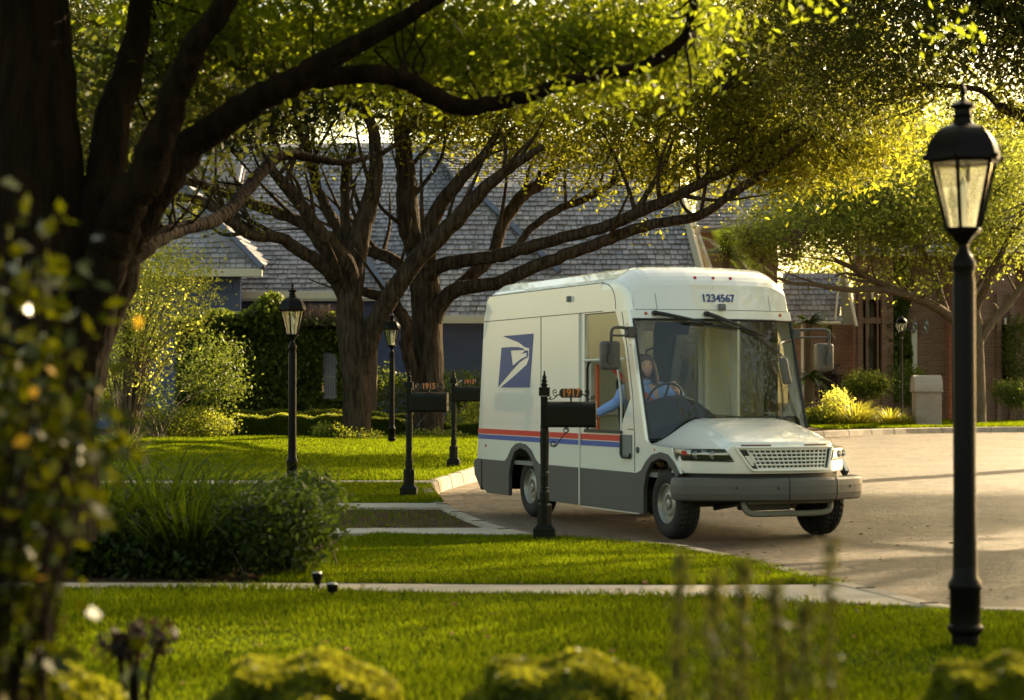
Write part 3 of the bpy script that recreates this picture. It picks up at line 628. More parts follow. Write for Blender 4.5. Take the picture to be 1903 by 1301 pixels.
# head: an egg with brow, nose, chin and jaw pushed out, turned to the driver's right
hd = MB(); nh, nr = 20, 24
HC = Vector((-1.335, .405, 1.825)) - HIP; face_rz = R(-24)
def headpt(i, j):
    th = math.pi * i / nh; ph = 2 * math.pi * j / nr - math.pi
    x, y, z = math.sin(th) * math.cos(ph), math.sin(th) * math.sin(ph), math.cos(th)
    rx, ry, rz_ = .098, .076, .118
    if z < 0: ry *= 1 + z * .32; rx *= 1 + z * .10
    px_, py_, pz_ = x * rx, y * ry, z * rz_
    fr_ = max(0, x)
    px_ += .020 * math.exp(-((y / .16) ** 2) - ((z + .12) / .17) ** 2) * fr_ + .010 * math.exp(-((y / .3) ** 2) - ((z + .86) / .15) ** 2) * fr_ + .006 * math.exp(-(((abs(y) - .35) / .2) ** 2) - ((z - .26) / .10) ** 2) * fr_
    px_ -= .008 * math.exp(-(((abs(y) - .38) / .16) ** 2) - ((z - .08) / .11) ** 2) * fr_
    px_ += .006 * math.exp(-((y / .32) ** 2) - ((z + .48) / .09) ** 2) * fr_
    py_ += .006 * np.sign(y) * math.exp(-(((abs(y) - .6) / .3) ** 2) - ((z + .2) / .2) ** 2) * fr_
    return Vector((px_, py_, pz_))
hrot = Matrix.Rotation(face_rz, 3, 'Z') @ Matrix.Rotation(R(6), 3, 'X')
vs = [HC + hrot @ headpt(i, j) for i in range(nh + 1) for j in range(nr)]
bodyp.add(vs, [(i * nr + j, i * nr + (j + 1) % nr, (i + 1) * nr + (j + 1) % nr, (i + 1) * nr + j) for i in range(nh) for j in range(nr)])
# fingers
def hand(h, dirv, side_, curl):
    h = Vector(J[h]) - HIP; dv = Vector(dirv).normalized(); sv = Vector(side_).normalized(); nv = dv.cross(sv).normalized()
    for k in range(4):
        L_ = (.072, .080, .075, .058)[k]; b0 = h + sv * (-.027 + .018 * k) + dv * .02
        pts = [b0, b0 + dv * .028, b0 + dv * (.028 + L_ * .45 * math.cos(curl)) + nv * (L_ * .45 * math.sin(curl)), b0 + dv * (.028 + L_ * .45 * math.cos(curl) + L_ * .5 * math.cos(curl * 2)) + nv * (L_ * (.45 * math.sin(curl) + .5 * math.sin(curl * 2)))]
        bodyp.tube(pts, [.011, .0105, .0095, .0075], 8)
    bt = h + sv * -.034 - dv * .005; bodyp.tube([bt, bt + sv * -.022 + dv * .025 + nv * .012, bt + sv * -.026 + dv * .055 + nv * .022], [.013, .0115, .008], 8)
hand('hdR', (-.2, -.88, -.36), (.9, -.2, 0), .35); hand('hdL', (.25, -.8, .45), (.75, .3, -.1), .9)
person = obj('person', bodyp, M['skin'], None, angle=80)
tag(person, 'smiling mail carrier in a blue shirt reaching out of an open truck window', 'person')
person.location = t2w(HIP); person.rotation_euler = (0, 0, TRZ)
sh = sk_from(['waist', 'chest', 'neckb', 'shR', 'elR', 'wrR', 'shL', 'elL', 'wrL', 'pel'], [('waist', 'chest'), ('chest', 'neckb'), ('chest', 'shR'), ('shR', 'elR'), ('elR', 'wrR'), ('chest', 'shL'), ('shL', 'elL'), ('elL', 'wrL'), ('pel', 'waist')], [.145, .160, .075, .092, .068, .052, .092, .068, .050, .155], 9)
for v_ in range(len(sh.v)):
    x, y, z = sh.v[v_]; k = .007 * math.sin(38 * x + 22 * z + 9 * math.sin(15 * y)) + .006 * math.sin(70 * y + 31 * z + 6 * math.sin(40 * x)); sh.v[v_] = (x + k, y + k * .5, z + k)
obj('shirt', sh, M['shirt'], person, angle=80)
cf = MB(); a_, b_ = Vector(rel('wrR')), Vector(rel('elR')); cf.tube([a_ + (a_ - b_) * .03, a_ - (a_ - b_) * .22], [.047, .050], 14); obj('cuff', cf, M['shirt'], person)
cl = MB(); nb = Vector(rel('neckb')); cl.lathe([(.072, .0), (.066, .03), (.074, .032), (.085, -.01)], nb + Vector((0, 0, .01)), 18); obj('collar', cl, M['shirt'], person)
tr_ = sk_from(['pel', 'hiR', 'knR', 'anR', 'hiL', 'knL', 'anL'], [('pel', 'hiR'), ('hiR', 'knR'), ('knR', 'anR'), ('pel', 'hiL'), ('hiL', 'knL'), ('knL', 'anL')], [.16, .108, .08, .06, .108, .08, .06]); obj('trousers', tr_, M['trouser'], person, angle=80)
# hair: cap plus two falls to the shoulders
hr = MB(); vs = []; nn = 22
for i in range(12):
    for j in range(nn + 1):
        th = math.pi * .62 * i / 11; ph = R(62) + (2 * math.pi - R(124)) * j / nn
        if i == 0: pass
        k = 1.11 + .03 * math.sin(j * 2.6 + i); q_ = Vector((math.sin(th) * math.cos(ph) * .098 * k - .006, math.sin(th) * math.sin(ph) * .080 * k, math.cos(th) * .118 * k + .004)); vs.append(HC + hrot @ q_)
hr.add(vs, [(i * (nn + 1) + j, i * (nn + 1) + j + 1, (i + 1) * (nn + 1) + j + 1, (i + 1) * (nn + 1) + j) for i in range(11) for j in range(nn)])
for k in range(46):
    ph = R(58) + (2 * math.pi - R(116)) * k / 45; q0 = Vector((math.cos(ph) * .10, math.sin(ph) * .082, .045)); q1 = Vector((math.cos(ph) * .105 - .01, math.sin(ph) * .095, -.05)); q2 = Vector((math.cos(ph) * .085 - .02, math.sin(ph) * .105, -.14)); q3 = Vector((math.cos(ph) * .085 - .015 + random.uniform(-.01, .01), math.sin(ph) * .11, -.22 + random.uniform(-.03, .02)))
    hr.tube([HC + hrot @ q for q in (q0, q1, q2, q3)], [.014, .017, .015, .005], 6)
for k in range(14):
    a0 = R(-66) + R(132) * k / 13; hr.tube([HC + hrot @ q for q in (Vector((.03, 0.01, .128)), Vector((.075, math.sin(a0) * .055, .110)), Vector((math.cos(a0) * .070, math.sin(a0) * .090, .070 - .03 * abs(a0))))], [.012, .013, .010], 6)
obj('hair', hr, M['hair'], person, angle=80)
for sgn in (-1, 1):
    e = MB(); e.lathe([(0.001, -.004), (.010, -.002), (.012, .002), (.006, .006), (.001, .006)], (0, 0, 0), 10, 'x'); xf(e, lambda x, y, z, sgn=sgn: HC + hrot @ Vector((.083 + x, sgn * .030 + y, .010 + z * .6))); obj('eye', e, M['eye'], person)
    e = MB(); e.tube([HC + hrot @ Vector((.088 - .25 * abs(t) * .05, sgn * (.030 + t * .018), .028 + .004 * (1 - t * t))) for t in np.linspace(-1, 1, 5)], .0035, 5); obj('eyebrow', e, M['hair'], person)
mo = MB(); mo.tube([HC + hrot @ Vector((.094 - .012 * abs(t), t * .024, -.058 + .007 * t * t)) for t in np.linspace(-1, 1, 7)], [.003, .005, .006, .006, .006, .005, .003], 6); obj('mouth', mo, M['lips'], person)
mo = MB(); mo.tube([HC + hrot @ Vector((.098 - .010 * abs(t), t * .017, -.054 + .005 * t * t)) for t in np.linspace(-1, 1, 5)], .0035, 5); obj('teeth', mo, M['teeth'], person)
bl = MB(); path_ = smoothpts([(-1.62, .12, 1.80), (-1.50, .20, 1.68), (-1.35, .26, 1.60), (-1.265, .36, 1.50), (-1.265, .45, 1.42), (-1.30, .58, 1.28), (-1.42, .62, 1.12)], 5)
vs = []
for i, p_ in enumerate(path_):
    q_ = Vector(p_) - HIP; vs += [q_ + Vector((0.0, -.016, -.022)), q_ + Vector((0.0, .016, .022)), q_ + Vector((.006, .016, .022)), q_ + Vector((.006, -.016, -.022))]
n_ = len(path_); fs = [(4 * i + k, 4 * i + (k + 1) % 4, 4 * i + 4 + (k + 1) % 4, 4 * i + 4 + k) for i in range(n_ - 1) for k in range(4)]
bl.add(vs, fs); obj('seat_belt', bl, M['belt'], truck)
bpy.data.objects['seat_belt'].location = HIP

# ================================================================== GROUND
def smoothline(pts, k=4): return [tuple(q) for q in smoothpts(pts, k)]
def roadmat():
    m = bpy.data.materials.new('asphalt'); m.use_nodes = True; t = m.node_tree; b = t.nodes['Principled BSDF']; N = t.nodes.new; L = t.links.new
    tc = N('ShaderNodeTexCoord'); cur = None
    def layer(scale, det, c0, c1, p0, p1):
        n = N('ShaderNodeTexNoise'); n.inputs['Scale'].default_value = scale; n.inputs['Detail'].default_value = det; n.inputs['Roughness'].default_value = .65; L(tc.outputs['Object'], n.inputs['Vector'])
        r = N('ShaderNodeValToRGB'); r.color_ramp.elements[0].position = p0; r.color_ramp.elements[1].position = p1; r.color_ramp.elements[0].color = (*c0, 1); r.color_ramp.elements[1].color = (*c1, 1); L(n.outputs['Fac'], r.inputs[0]); return r.outputs[0], n.outputs['Fac']
    a, _ = layer(.8, 6, (.085, .058, .034), (.22, .158, .098), .30, .70)
    c, _ = layer(9, 8, (.42, .40, .37), (1.4, 1.38, 1.35), .38, .63)
    d, hgt = layer(70, 4, (.4, .4, .4), (1.45, 1.45, 1.45), .36, .64)
    for x in (c, d):
        mx = N('ShaderNodeMix'); mx.data_type = 'RGBA'; mx.blend_type = 'MULTIPLY'; mx.inputs[0].default_value = 1; L(a, mx.inputs[6]); L(x, mx.inputs[7]); a = mx.outputs[2]
    wn = N('ShaderNodeTexNoise'); wn.inputs['Scale'].default_value = 1.3; wn.inputs['Detail'].default_value = 5; L(tc.outputs['Object'], wn.inputs['Vector'])
    va = N('ShaderNodeVectorMath'); va.operation = 'MULTIPLY_ADD'; va.inputs[1].default_value = (1.2, 1.2, 0); L(wn.outputs['Color'], va.inputs[0]); L(tc.outputs['Object'], va.inputs[2])
    vo = N('ShaderNodeTexVoronoi'); vo.feature = 'DISTANCE_TO_EDGE'; vo.inputs['Scale'].default_value = .42; L(va.outputs[0], vo.inputs['Vector'])
    cr = N('ShaderNodeValToRGB'); cr.color_ramp.elements[0].position = .004; cr.color_ramp.elements[1].position = .014; cr.color_ramp.elements[0].color = (.35, .33, .3, 1); cr.color_ramp.elements[1].color = (1, 1, 1, 1); L(vo.outputs['Distance'], cr.inputs[0])
    mx = N('ShaderNodeMix'); mx.data_type = 'RGBA'; mx.blend_type = 'MULTIPLY'; mx.inputs[0].default_value = 1; L(a, mx.inputs[6]); L(cr.outputs[0], mx.inputs[7]); a = mx.outputs[2]
    L(a, b.inputs['Base Color']); b.inputs['Roughness'].default_value = .42; b.inputs['Specular IOR Level'].default_value = .5
    bp = N('ShaderNodeBump'); bp.inputs['Strength'].default_value = 1.0; bp.inputs['Distance'].default_value = .04; L(hgt, bp.inputs['Height'])
    n2 = N('ShaderNodeTexNoise'); n2.inputs['Scale'].default_value = 22; n2.inputs['Detail'].default_value = 6; L(tc.outputs['Object'], n2.inputs['Vector'])
    b2 = N('ShaderNodeBump'); b2.inputs['Strength'].default_value = 1.0; b2.inputs['Distance'].default_value = .03; L(n2.outputs['Fac'], b2.inputs['Height']); L(bp.outputs[0], b2.inputs['Normal']); L(b2.outputs[0], b.inputs['Normal'])
    return m
def sheet(name, poly, fn, off, mat_, skirt=0.0, kind='structure'):
    """ground sheet over a world polygon, following the height fn plus off"""
    tris = geometry.tessellate_polygon([[Vector((p[0], p[1], 0)) for p in poly]])
    b = bmesh.new(); vs = [b.verts.new((p[0], p[1], 0)) for p in poly]
    for t in tris:
        try: b.faces.new([vs[i] for i in t])
        except ValueError: pass
    ys = [p[1] for p in poly]; y0, y1 = min(ys), max(ys)
    for yb in sorted(set(HY + RY + [5, 8, 12, 16, 24, 31, 38, 49, 65])):
        if y0 < yb < y1: bmesh.ops.bisect_plane(b, geom=b.verts[:] + b.edges[:] + b.faces[:], plane_co=(0, yb, 0), plane_no=(0, 1, 0))
    for v in b.verts: v.co.z = fn(v.co.y) + off
    bmesh.ops.recalc_face_normals(b, faces=b.faces)
    for f in b.faces:
        if f.normal.z < 0: f.normal_flip()
    if skirt:
        be = [e for e in b.edges if len(e.link_faces) == 1]; r = bmesh.ops.extrude_edge_only(b, edges=be)
        for v in r['geom']:
            if isinstance(v, bmesh.types.BMVert): v.co.z -= skirt
    me = bpy.data.meshes.new(name); b.to_mesh(me); b.free()
    o = obj(name, me, mat_, None, smooth=False, recalc=False); tag(o, kind=kind); return o
g2 = lambda pts, fn=hf: [tuple(G(x, y, fn)[:2]) for x, y in pts]
sheet('road', [(-90, -10), (90, -10), (90, 160), (-90, 160)], rf, 0.0, roadmat())
kerb_near = smoothline(g2([(2700, 1150), (2200, 1137), (1903, 1132), (1765, 1127), (1675, 1106), (1585, 1086), (1500, 1064), (1420, 1045), (1330, 1026), (1250, 1012), (1100, 1002), (1010, 996), (940, 982), (870, 957), (828, 935), (808, 915), (806, 900), (826, 888), (885, 873)]), 3)
kerb_far = smoothline([tuple(G(885, 873)[:2])] + [(-.2, 38.5), (1.6, 45), (4.5, 50.5), (8.0, 53.6), (10.5, 56.5), (13, 58.5), (16, 59.5), (24, 60), (40, 60)], 3)
kline = kerb_near + kerb_far[1:]
yard = kline + [(80, 60), (80, 150), (-80, 150), (-60, 40), (-14, 1.0), (3.2, 1.0)]
sheet('ground', yard, hf, -.02, M['soil'], .5)
# kerb: a concrete ribbon with a face towards the road
kb = MB(); gu = MB(); rows = []; grow = []
for i, p in enumerate(kline):
    a = np.array(kline[max(i - 1, 0)]); c = np.array(kline[min(i + 1, len(kline) - 1)]); t = (c - a) / max(np.linalg.norm(c - a), 1e-6); n = np.array([t[1], -t[0]])   # towards the road
    p = np.array(p); y = p[1]; h = hf(y) + .012; r_ = rf(y)
    far_ = min(max((y - 48) / 8, 0), 1); h = h * (1 - far_) + (r_ + .17) * far_ if y > 48 else h
    rows.append([(*(p - n * .16), h - .06), (*(p - n * .15), h), (*(p - n * .02), h), (*(p + n * .01), h - .02), (*(p + n * .05), r_ - .03)])
    grow.append([(*(p + n * .03), r_ + .006), (*(p + n * .42), r_ + .004)])
for r0, r1 in zip(rows, rows[1:]):
    for i in range(4): kb.quad(r0[i], r1[i], r1[i + 1], r0[i + 1])
for r0, r1 in zip(grow, grow[1:]): gu.quad(r0[0], r1[0], r1[1], r0[1])
kj = MB(); acc = 0
for a, b, r0, r1 in zip(kline, kline[1:], rows, rows[1:]):
    L_ = math.dist(a, b); acc += L_
    if acc > .9:
        acc = 0; kj.tube([tuple(np.array(q) * .5 + np.array(q2) * .5 + np.array([0, 0, .001])) for q, q2 in list(zip(r0, r1))[1:]], .007, 4)
tag(obj('kerb_joints', kj, M['soil'], None, smooth=False), kind='structure')
def jointed(name, col, alt, gap):
    return mat(name, col, .85, alt=alt, ascale=3, noise=.22, nscale=18, bump=.5, bscale=50)
tag(obj('kerb', kb, M['conc'], None, smooth=False), kind='structure')
tag(obj('pavement', gu, mat('gutter_concrete', (.20, .155, .105), .85, alt=(.13, .095, .06), ascale=2.5, noise=.3, nscale=14, bump=.6, bscale=40), None, smooth=False), kind='structure')

# lawns, paths
def on(poly): return poly
lawn_near = g2([(-700, 1093), (90, 1095), (400, 1098), (800, 1104), (1000, 1106), (1240, 1113), (1500, 1124), (1700, 1130), (1765, 1132), (1903, 1137), (2200, 1142)]) + [(2.6, 2.0), (-2.6, 2.0)]
path_near = g2([(-700, 1083), (90, 1084), (500, 1085), (900, 1088), (1240, 1089), (1585, 1088), (1675, 1108), (1755, 1128), (1500, 1122), (1240, 1111), (1000, 1104), (800, 1102), (400, 1096), (90, 1093), (-700, 1091)])
lawn_mid = g2([(480, 1083), (560, 1050), (630, 1005), (700, 994), (1010, 999), (1100, 1005), (1250, 1015), (1330, 1029), (1420, 1048), (1500, 1067), (1580, 1086), (1240, 1087), (900, 1086)])
path_low = [(-7, 20.3)] + g2([(690, 982), (940, 982), (1005, 996), (700, 992)]) + [(-7, 19.4)]
ly = lambda py, x0, x1: [(x, float(G(900, py)[1])) for x in (x0, x1)]
def kx(py):  # where the kerb line crosses a picture height on the left lawn
    return float(G(np.interp(py, [873, 888, 900, 915, 935, 957], [880, 822, 800, 802, 824, 862]), py)[0])
Y = lambda py: float(G(800, py)[1])
strip = lambda p0, p1: [(-9, Y(p1)), (-9, Y(p0)), (kx(p0), Y(p0)), (kx(p1), Y(p1))]
lawn_far = [(-16, 30), (-16, 49.5), (-1.0, 49.5), (1.2, 45)] + [(x, y) for x, y in reversed(kerb_far) if 33.5 < y < 44.5] + g2([(826, 886), (800, 894)]) + [(-9, Y(894))]
lawn_strip = strip(901, 936)
lawn_right = [(9.0, 56.8), (10.3, 58.0), (13, 59.6), (16, 60.4), (30, 60.8), (30, 68), (9, 68)]
for n_, p_, o_, m_ in (('lawn', lawn_near, 0, M['lawn']), ('lawn', lawn_mid, 0, M['lawn']), ('lawn', lawn_far, 0, M['lawn']), ('lawn', lawn_strip, 0, M['lawn']), ('lawn', lawn_right, 0, M['lawn']),
                       ('path', path_near, .006, M['path']), ('path', path_low, .006, M['path']), ('path', strip(894, 901), .008, M['path']), ('path', strip(936, 944), .008, M['path'])):
    sheet(n_, p_, hf, o_, m_, .04)

# ================================================================== LEAF AND BLADE CLOUDS
def mesh_from(name, V, F, nper):
    me = bpy.data.meshes.new(name); nv = len(V); nf = len(F)
    me.vertices.add(nv); me.vertices.foreach_set('co', np.ascontiguousarray(V, dtype=np.float32).ravel())
    me.loops.add(nf * nper); me.loops.foreach_set('vertex_index', np.ascontiguousarray(F, dtype=np.int32).ravel())
    me.polygons.add(nf); me.polygons.foreach_set('loop_start', np.arange(0, nf * nper, nper, dtype=np.int32))
    me.update(calc_edges=True); return me
def rand_dirs(n):
    v = RNG.normal(size=(n, 3)); return v / np.linalg.norm(v, axis=1, keepdims=True)
def leaf_mesh(name, C, size, ratio=.45, var=.35, flat=0.0, droop=0.0):
    """one four-sided leaf per centre, slightly cupped"""
    n = len(C); a = rand_dirs(n); a[:, 2] = a[:, 2] * (1 - flat) - droop; a /= np.linalg.norm(a, axis=1, keepdims=True)
    b = np.cross(a, rand_dirs(n)); b /= np.linalg.norm(b, axis=1, keepdims=True) + 1e-9; nn = np.cross(a, b)
    s = (size * (1 + RNG.uniform(-var, var, n)))[:, None]
    V = np.stack([C - a * s * .5, C + b * s * ratio * .5 + a * s * .05 + nn * s * .08, C + a * s * .5, C - b * s * ratio * .5 + a * s * .05 + nn * s * .08], 1).reshape(-1, 3)
    F = np.arange(4 * n).reshape(n, 4); return mesh_from(name, V, F, 4)
def cluster_pts(blobs, n, clump_n=28, clump_r=.35, shell=.5):
    """blobs: (centre, (rx,ry,rz), weight). Returns leaf centres and clump centres."""
    wts = np.array([b[2] for b in blobs], float); wts /= wts.sum(); k = max(1, n // clump_n); pts = []; cc = []
    for b, w_ in zip(blobs, wts):
        m = max(1, int(k * w_)); d = rand_dirs(m); r = RNG.uniform(0, 1, m) ** (1 / 3); r = r * (1 - shell) + shell * np.maximum(r, .75)
        c = np.array(b[0]) + d * r[:, None] * np.array(b[1]); cc.append(c)
    cc = np.concatenate(cc); sz = RNG.uniform(.5, 1.4, len(cc)); num = np.maximum(3, (clump_n * sz ** 2)).astype(int)
    idx = np.repeat(np.arange(len(cc)), num); pts = cc[idx] + RNG.normal(size=(len(idx), 3)) * (clump_r * sz[idx])[:, None] * np.array([1, 1, .7]); return pts, cc
def pblob(px, py, rx, ry, y, ry_m, wt=None):
    s = ppm(y); return (P(px, py, y), (rx / s, ry_m, ry / s), wt if wt is not None else rx * ry)
def crown(parent, blobs, n, size, m, clump_n=28, clump_r=.35, name='crown', ratio=.45, shell=.4):
    pts, cc = cluster_pts(blobs, n, clump_n, clump_r, shell); me = leaf_mesh(name, pts, size, ratio)
    return obj(name, me, m, parent, smooth=False, recalc=False), cc
def limb(mb, pts, k=5, n=10, noise=.05):
    """pts: (px, py, depth, radius px) -> a tapering wood tube"""
    w_ = smoothpts([(*P(a, b, y), r / ppm(y)) for a, b, y, r in pts], k); j = RNG.normal(size=(len(w_), 3)) * np.minimum(w_[:, 3:4] * .10, .012)
    mb.tube([tuple(q[:3] + e) for q, e in zip(w_, j)], [max(q[3], .006) for q in w_], n, True, noise if w_[0, 3] < .2 else .025); return w_
def sidebranches(mb, limbs, cnt, rng=(1.0, 2.6)):
    new = []
    for _ in range(cnt):
        l = limbs[RNG.integers(len(limbs))]; i = int(RNG.uniform(.40, .97) * (len(l) - 2)) + 1; t = l[i, :3] - l[i - 1, :3]; t /= np.linalg.norm(t) + 1e-9
        d = t * .6 + rand_dirs(1)[0] * .75 + np.array([0, 0, .45]); d /= np.linalg.norm(d); L_ = RNG.uniform(*rng); a = l[i, :3]; r = min(l[i, 3] * .5, .07)
        p1 = a + d * L_ * .5 + RNG.normal(size=3) * .10; p2 = a + d * L_ + np.array([0, 0, RNG.uniform(-.1, .4)]) + RNG.normal(size=3) * .12
        q = smoothpts([a, p1, p2], 5); rr = np.linspace(r, r * .22, len(q)); mb.tube([tuple(x) for x in q], rr, 7, False, .06); new.append(np.concatenate([q, rr[:, None]], 1))
    return new
def twigs(mb, limbs, cc, cnt, r0=.02, maxd=4.0):
    pts = np.concatenate([l[:, :3] for l in limbs]); sel = RNG.permutation(len(cc))[:cnt]
    for c in cc[sel]:
        d = np.linalg.norm(pts - c, axis=1); i = int(np.argmin(d))
        if d[i] > maxd or d[i] < .1: continue
        a = pts[i]; mid = (a + c) / 2 + RNG.normal(size=3) * d[i] * .10 + np.array([0, 0, -.06 * d[i]]); q = smoothpts([a, mid, c], 3)
        mb.tube([tuple(x) for x in q], np.linspace(r0, r0 * .25, len(q)), 5, False)
def inpoly(pts, poly):
    x, y = pts[:, 0], pts[:, 1]; c = np.zeros(len(pts), bool); n = len(poly); j = n - 1
    for i in range(n):
        xi, yi = poly[i]; xj, yj = poly[j]
        c ^= ((yi > y) != (yj > y)) & (x < (xj - xi) * (y - yi) / (yj - yi + 1e-12) + xi); j = i
    return c
def blades(name, poly, dens, h, wd, bbox=None, lean=.35, m=None, fn=hf, label=None, patch=.35):
    ys = [p[1] for p in poly]; xs = [p[0] for p in poly]; x0, x1, y0, y1 = min(xs), max(xs), min(ys), max(ys)
    if bbox: x0, x1, y0, y1 = max(x0, bbox[0]), min(x1, bbox[1]), max(y0, bbox[2]), min(y1, bbox[3])
    n = int((x1 - x0) * (y1 - y0) * dens); p = np.stack([RNG.uniform(x0, x1, n), RNG.uniform(y0, y1, n)], 1)
    k = inpoly(p, poly) & (np.abs(p[:, 0]) < .30 * p[:, 1] + 1.0); p = p[k]; n = len(p); z = np.interp(p[:, 1], HY, HZ)
    g = .75 + patch * (np.sin(p[:, 0] * 1.9 + 1.3 * np.sin(p[:, 1] * .8)) * .5 + np.sin(p[:, 1] * 2.3 + p[:, 0] * .7) * .5); hh = h * g * RNG.uniform(.55, 1.3, n)
    an = RNG.uniform(0, 2 * np.pi, n); dx, dy = np.cos(an), np.sin(an); le = RNG.uniform(0, lean, n) * hh * 1.6; la = RNG.uniform(0, 2 * np.pi, n)
    b = np.stack([p[:, 0], p[:, 1], z - .004], 1); sd_ = np.stack([dx, dy, 0 * dx], 1) * (wd * RNG.uniform(.6, 1.3, n))[:, None] * .5
    mid = b + np.stack([np.cos(la) * le * .35, np.sin(la) * le * .35, hh * .6], 1); tip = b + np.stack([np.cos(la) * le, np.sin(la) * le, hh], 1)
    V = np.stack([b - sd_, b + sd_, mid + sd_ * .7, tip, mid - sd_ * .7], 1).reshape(-1, 3); i = np.arange(n) * 5
    F = np.stack([i, i + 1, i + 2, i + 3, i + 4], 1)
    o = obj(name, mesh_from(name, V, F, 5), m or M['grass'], None, smooth=False, recalc=False)
    tag(o, label, 'grass', kind='stuff'); return o
blades('grass', lawn_near, 3800, .05, .009, (-3.6, 4.0, 4.2, 14), label='near lawn of short green grass in front of the narrow path')
blades('grass', lawn_mid, 4200, .05, .009, label='mown grass between the narrow path and the road edge')
blades('grass', lawn_far, 900, .07, .018, (-11, 2, 28, 50), label='sunlit far lawn below the clipped hedges')
blades('grass', lawn_strip, 2600, .06, .012, (-7, 2, 20, 40), label='small strip of grass around the middle mailbox')
blades('grass', lawn_right, 700, .09, .025, label='bright far lawn in front of the brick house')
edge_band = g2([(-400, 1091), (90, 1093), (400, 1096), (800, 1102), (1000, 1104), (1240, 1111), (1500, 1122), (1700, 1128), (1700, 1132), (1500, 1126), (1240, 1116), (1000, 1109), (800, 1107), (400, 1101), (90, 1098), (-400, 1097)])
blades('grass', edge_band, 2200, .085, .010, lean=.6, label='longer ragged grass along the edge of the narrow path', patch=.5)
earth_strip = strip(944, 984)
blades('grass', earth_strip, 170, .045, .012, (-6, .5, 19, 26), label='thin uneven grass on the bare earth strip', patch=.6)
chips = MB()
for _ in range(1500):
    x, y = random.uniform(-5, .6), random.uniform(14.4, 30)
    px_ = CXP + FPX * x / y
    if y < 20.6 and px_ > 640 or y > 23.6 or (px_ > 640 and not 20.7 < y < 23.2) or x > kx(960) - .3: continue
    c = random.uniform(.02, .05); rm = Matrix.Rotation(random.uniform(0, 6.3), 3, 'Z') @ Matrix.Rotation(random.uniform(-.5, .5), 3, 'X'); chips.box((x, y, hf(y) - .012), (c, c * .45, .008), rm)
tag(obj('ground_mulch', chips, M['chip'], None, smooth=False), 'scattered brown bark chips on the bare garden bed', 'mulch', kind='stuff')

lit = MB()
for _ in range(330):
    k = random.randrange(len(kerb_near) - 1); p = np.array(kerb_near[k]) * (t_ := random.random()) + np.array(kerb_near[k + 1]) * (1 - t_); q = p + RNG.normal(size=2) * np.array([.5, .5])
    rr_ = random.random()
    if rr_ < .35: q = np.array([random.uniform(0, 6), random.uniform(12, 27)])
    elif rr_ < .75: q = np.array([random.uniform(-3, 3), random.uniform(7, 19)])
    if inpoly(np.array([q]), yard)[0]: z = hf(q[1]) + random.uniform(.01, .05)
    else: z = rf(q[1]) + .012
    c = random.uniform(.02, .045); lit.box((q[0], q[1], z), (c, c * .5, .004), Matrix.Rotation(random.uniform(0, 6.3), 3, 'Z') @ Matrix.Rotation(random.uniform(-.6, .6), 3, 'X'))
tag(obj('ground_litter', lit, mat('dead_leaf', (.16, .085, .03), .8, spec=.1, island=.5), None, smooth=False), 'scattered brown fallen leaves along the kerb and on the road', 'leaf litter', kind='stuff')

# ================================================================== HOUSES
def unit(v): v = np.array(v, float); return v / np.linalg.norm(v)
def shakes(mb, O, e, s, poly, rh=.25, wm=.19, th=.045):
    """courses of wooden shakes over the planar polygon poly (a along e, b up the slope s)"""
    O, e, s = np.array(O, float), unit(e), unit(s); n = np.cross(e, s); n = n / np.linalg.norm(n)
    if n[2] < 0: n = -n
    pa = np.array(poly); a0, a1, b0, b1 = pa[:, 0].min(), pa[:, 0].max(), pa[:, 1].min(), pa[:, 1].max(); b = b0
    while b < b1:
        a = a0 - random.uniform(0, wm)
        while a < a1:
            w_ = wm * random.uniform(.6, 1.5)
            if inpoly(np.array([[a + w_ / 2, b + rh * .5]]), poly)[0]:
                lo = b - random.uniform(0, .02); hi = b + rh + .03; t0 = th * random.uniform(.8, 1.7); t1 = .004
                q = lambda aa, bb, hh: tuple(O + e * aa + s * bb + n * hh)
                v = [q(a, lo, t0), q(a + w_ - .028, lo, t0), q(a + w_ - .028, hi, t1), q(a, hi, t1), q(a, lo, -.01), q(a + w_ - .028, lo, -.01)]
                mb.add(v, [(0, 1, 2, 3), (4, 5, 1, 0), (0, 3, 4), (1, 5, 2)])
            a += w_
        b += rh
def roofplane(parent, corners, m=None, rh=.25, wm=.19, name='roof'):
    """corners in world space, first edge = eave; builds a solid deck and its shakes"""
    c = [np.array(p, float) for p in corners]; e = unit(c[1] - c[0]); nrm = np.cross(e, c[-1] - c[0]); nrm = unit(nrm); s = np.cross(nrm, e)
    if s[2] < 0: s = -s; nrm = -nrm
    if nrm[2] < 0: nrm = -nrm
    poly = [((p - c[0]) @ e, (p - c[0]) @ s) for p in c]; mb = MB()
    top = [tuple(p) for p in c]; bot = [tuple(p - nrm * .12) for p in c]; n = len(c)
    mb.add(top + bot, [tuple(range(n)), tuple(range(2 * n - 1, n - 1, -1))] + [(i, (i + 1) % n, n + (i + 1) % n, n + i) for i in range(n)])
    shakes(mb, c[0], e, s, poly, rh, wm); return obj(name, mb, m or M['shake'], parent, smooth=False)
house = thing('blue_house', 'blue painted brick house under a big grey shake roof behind the oaks', 'house', (-4, 58, hf(58)))
def hp(o): o.matrix_parent_inverse = Matrix.Translation(house.location).inverted(); return o
pl = lambda px, py, y: tuple(P(px, py, y))
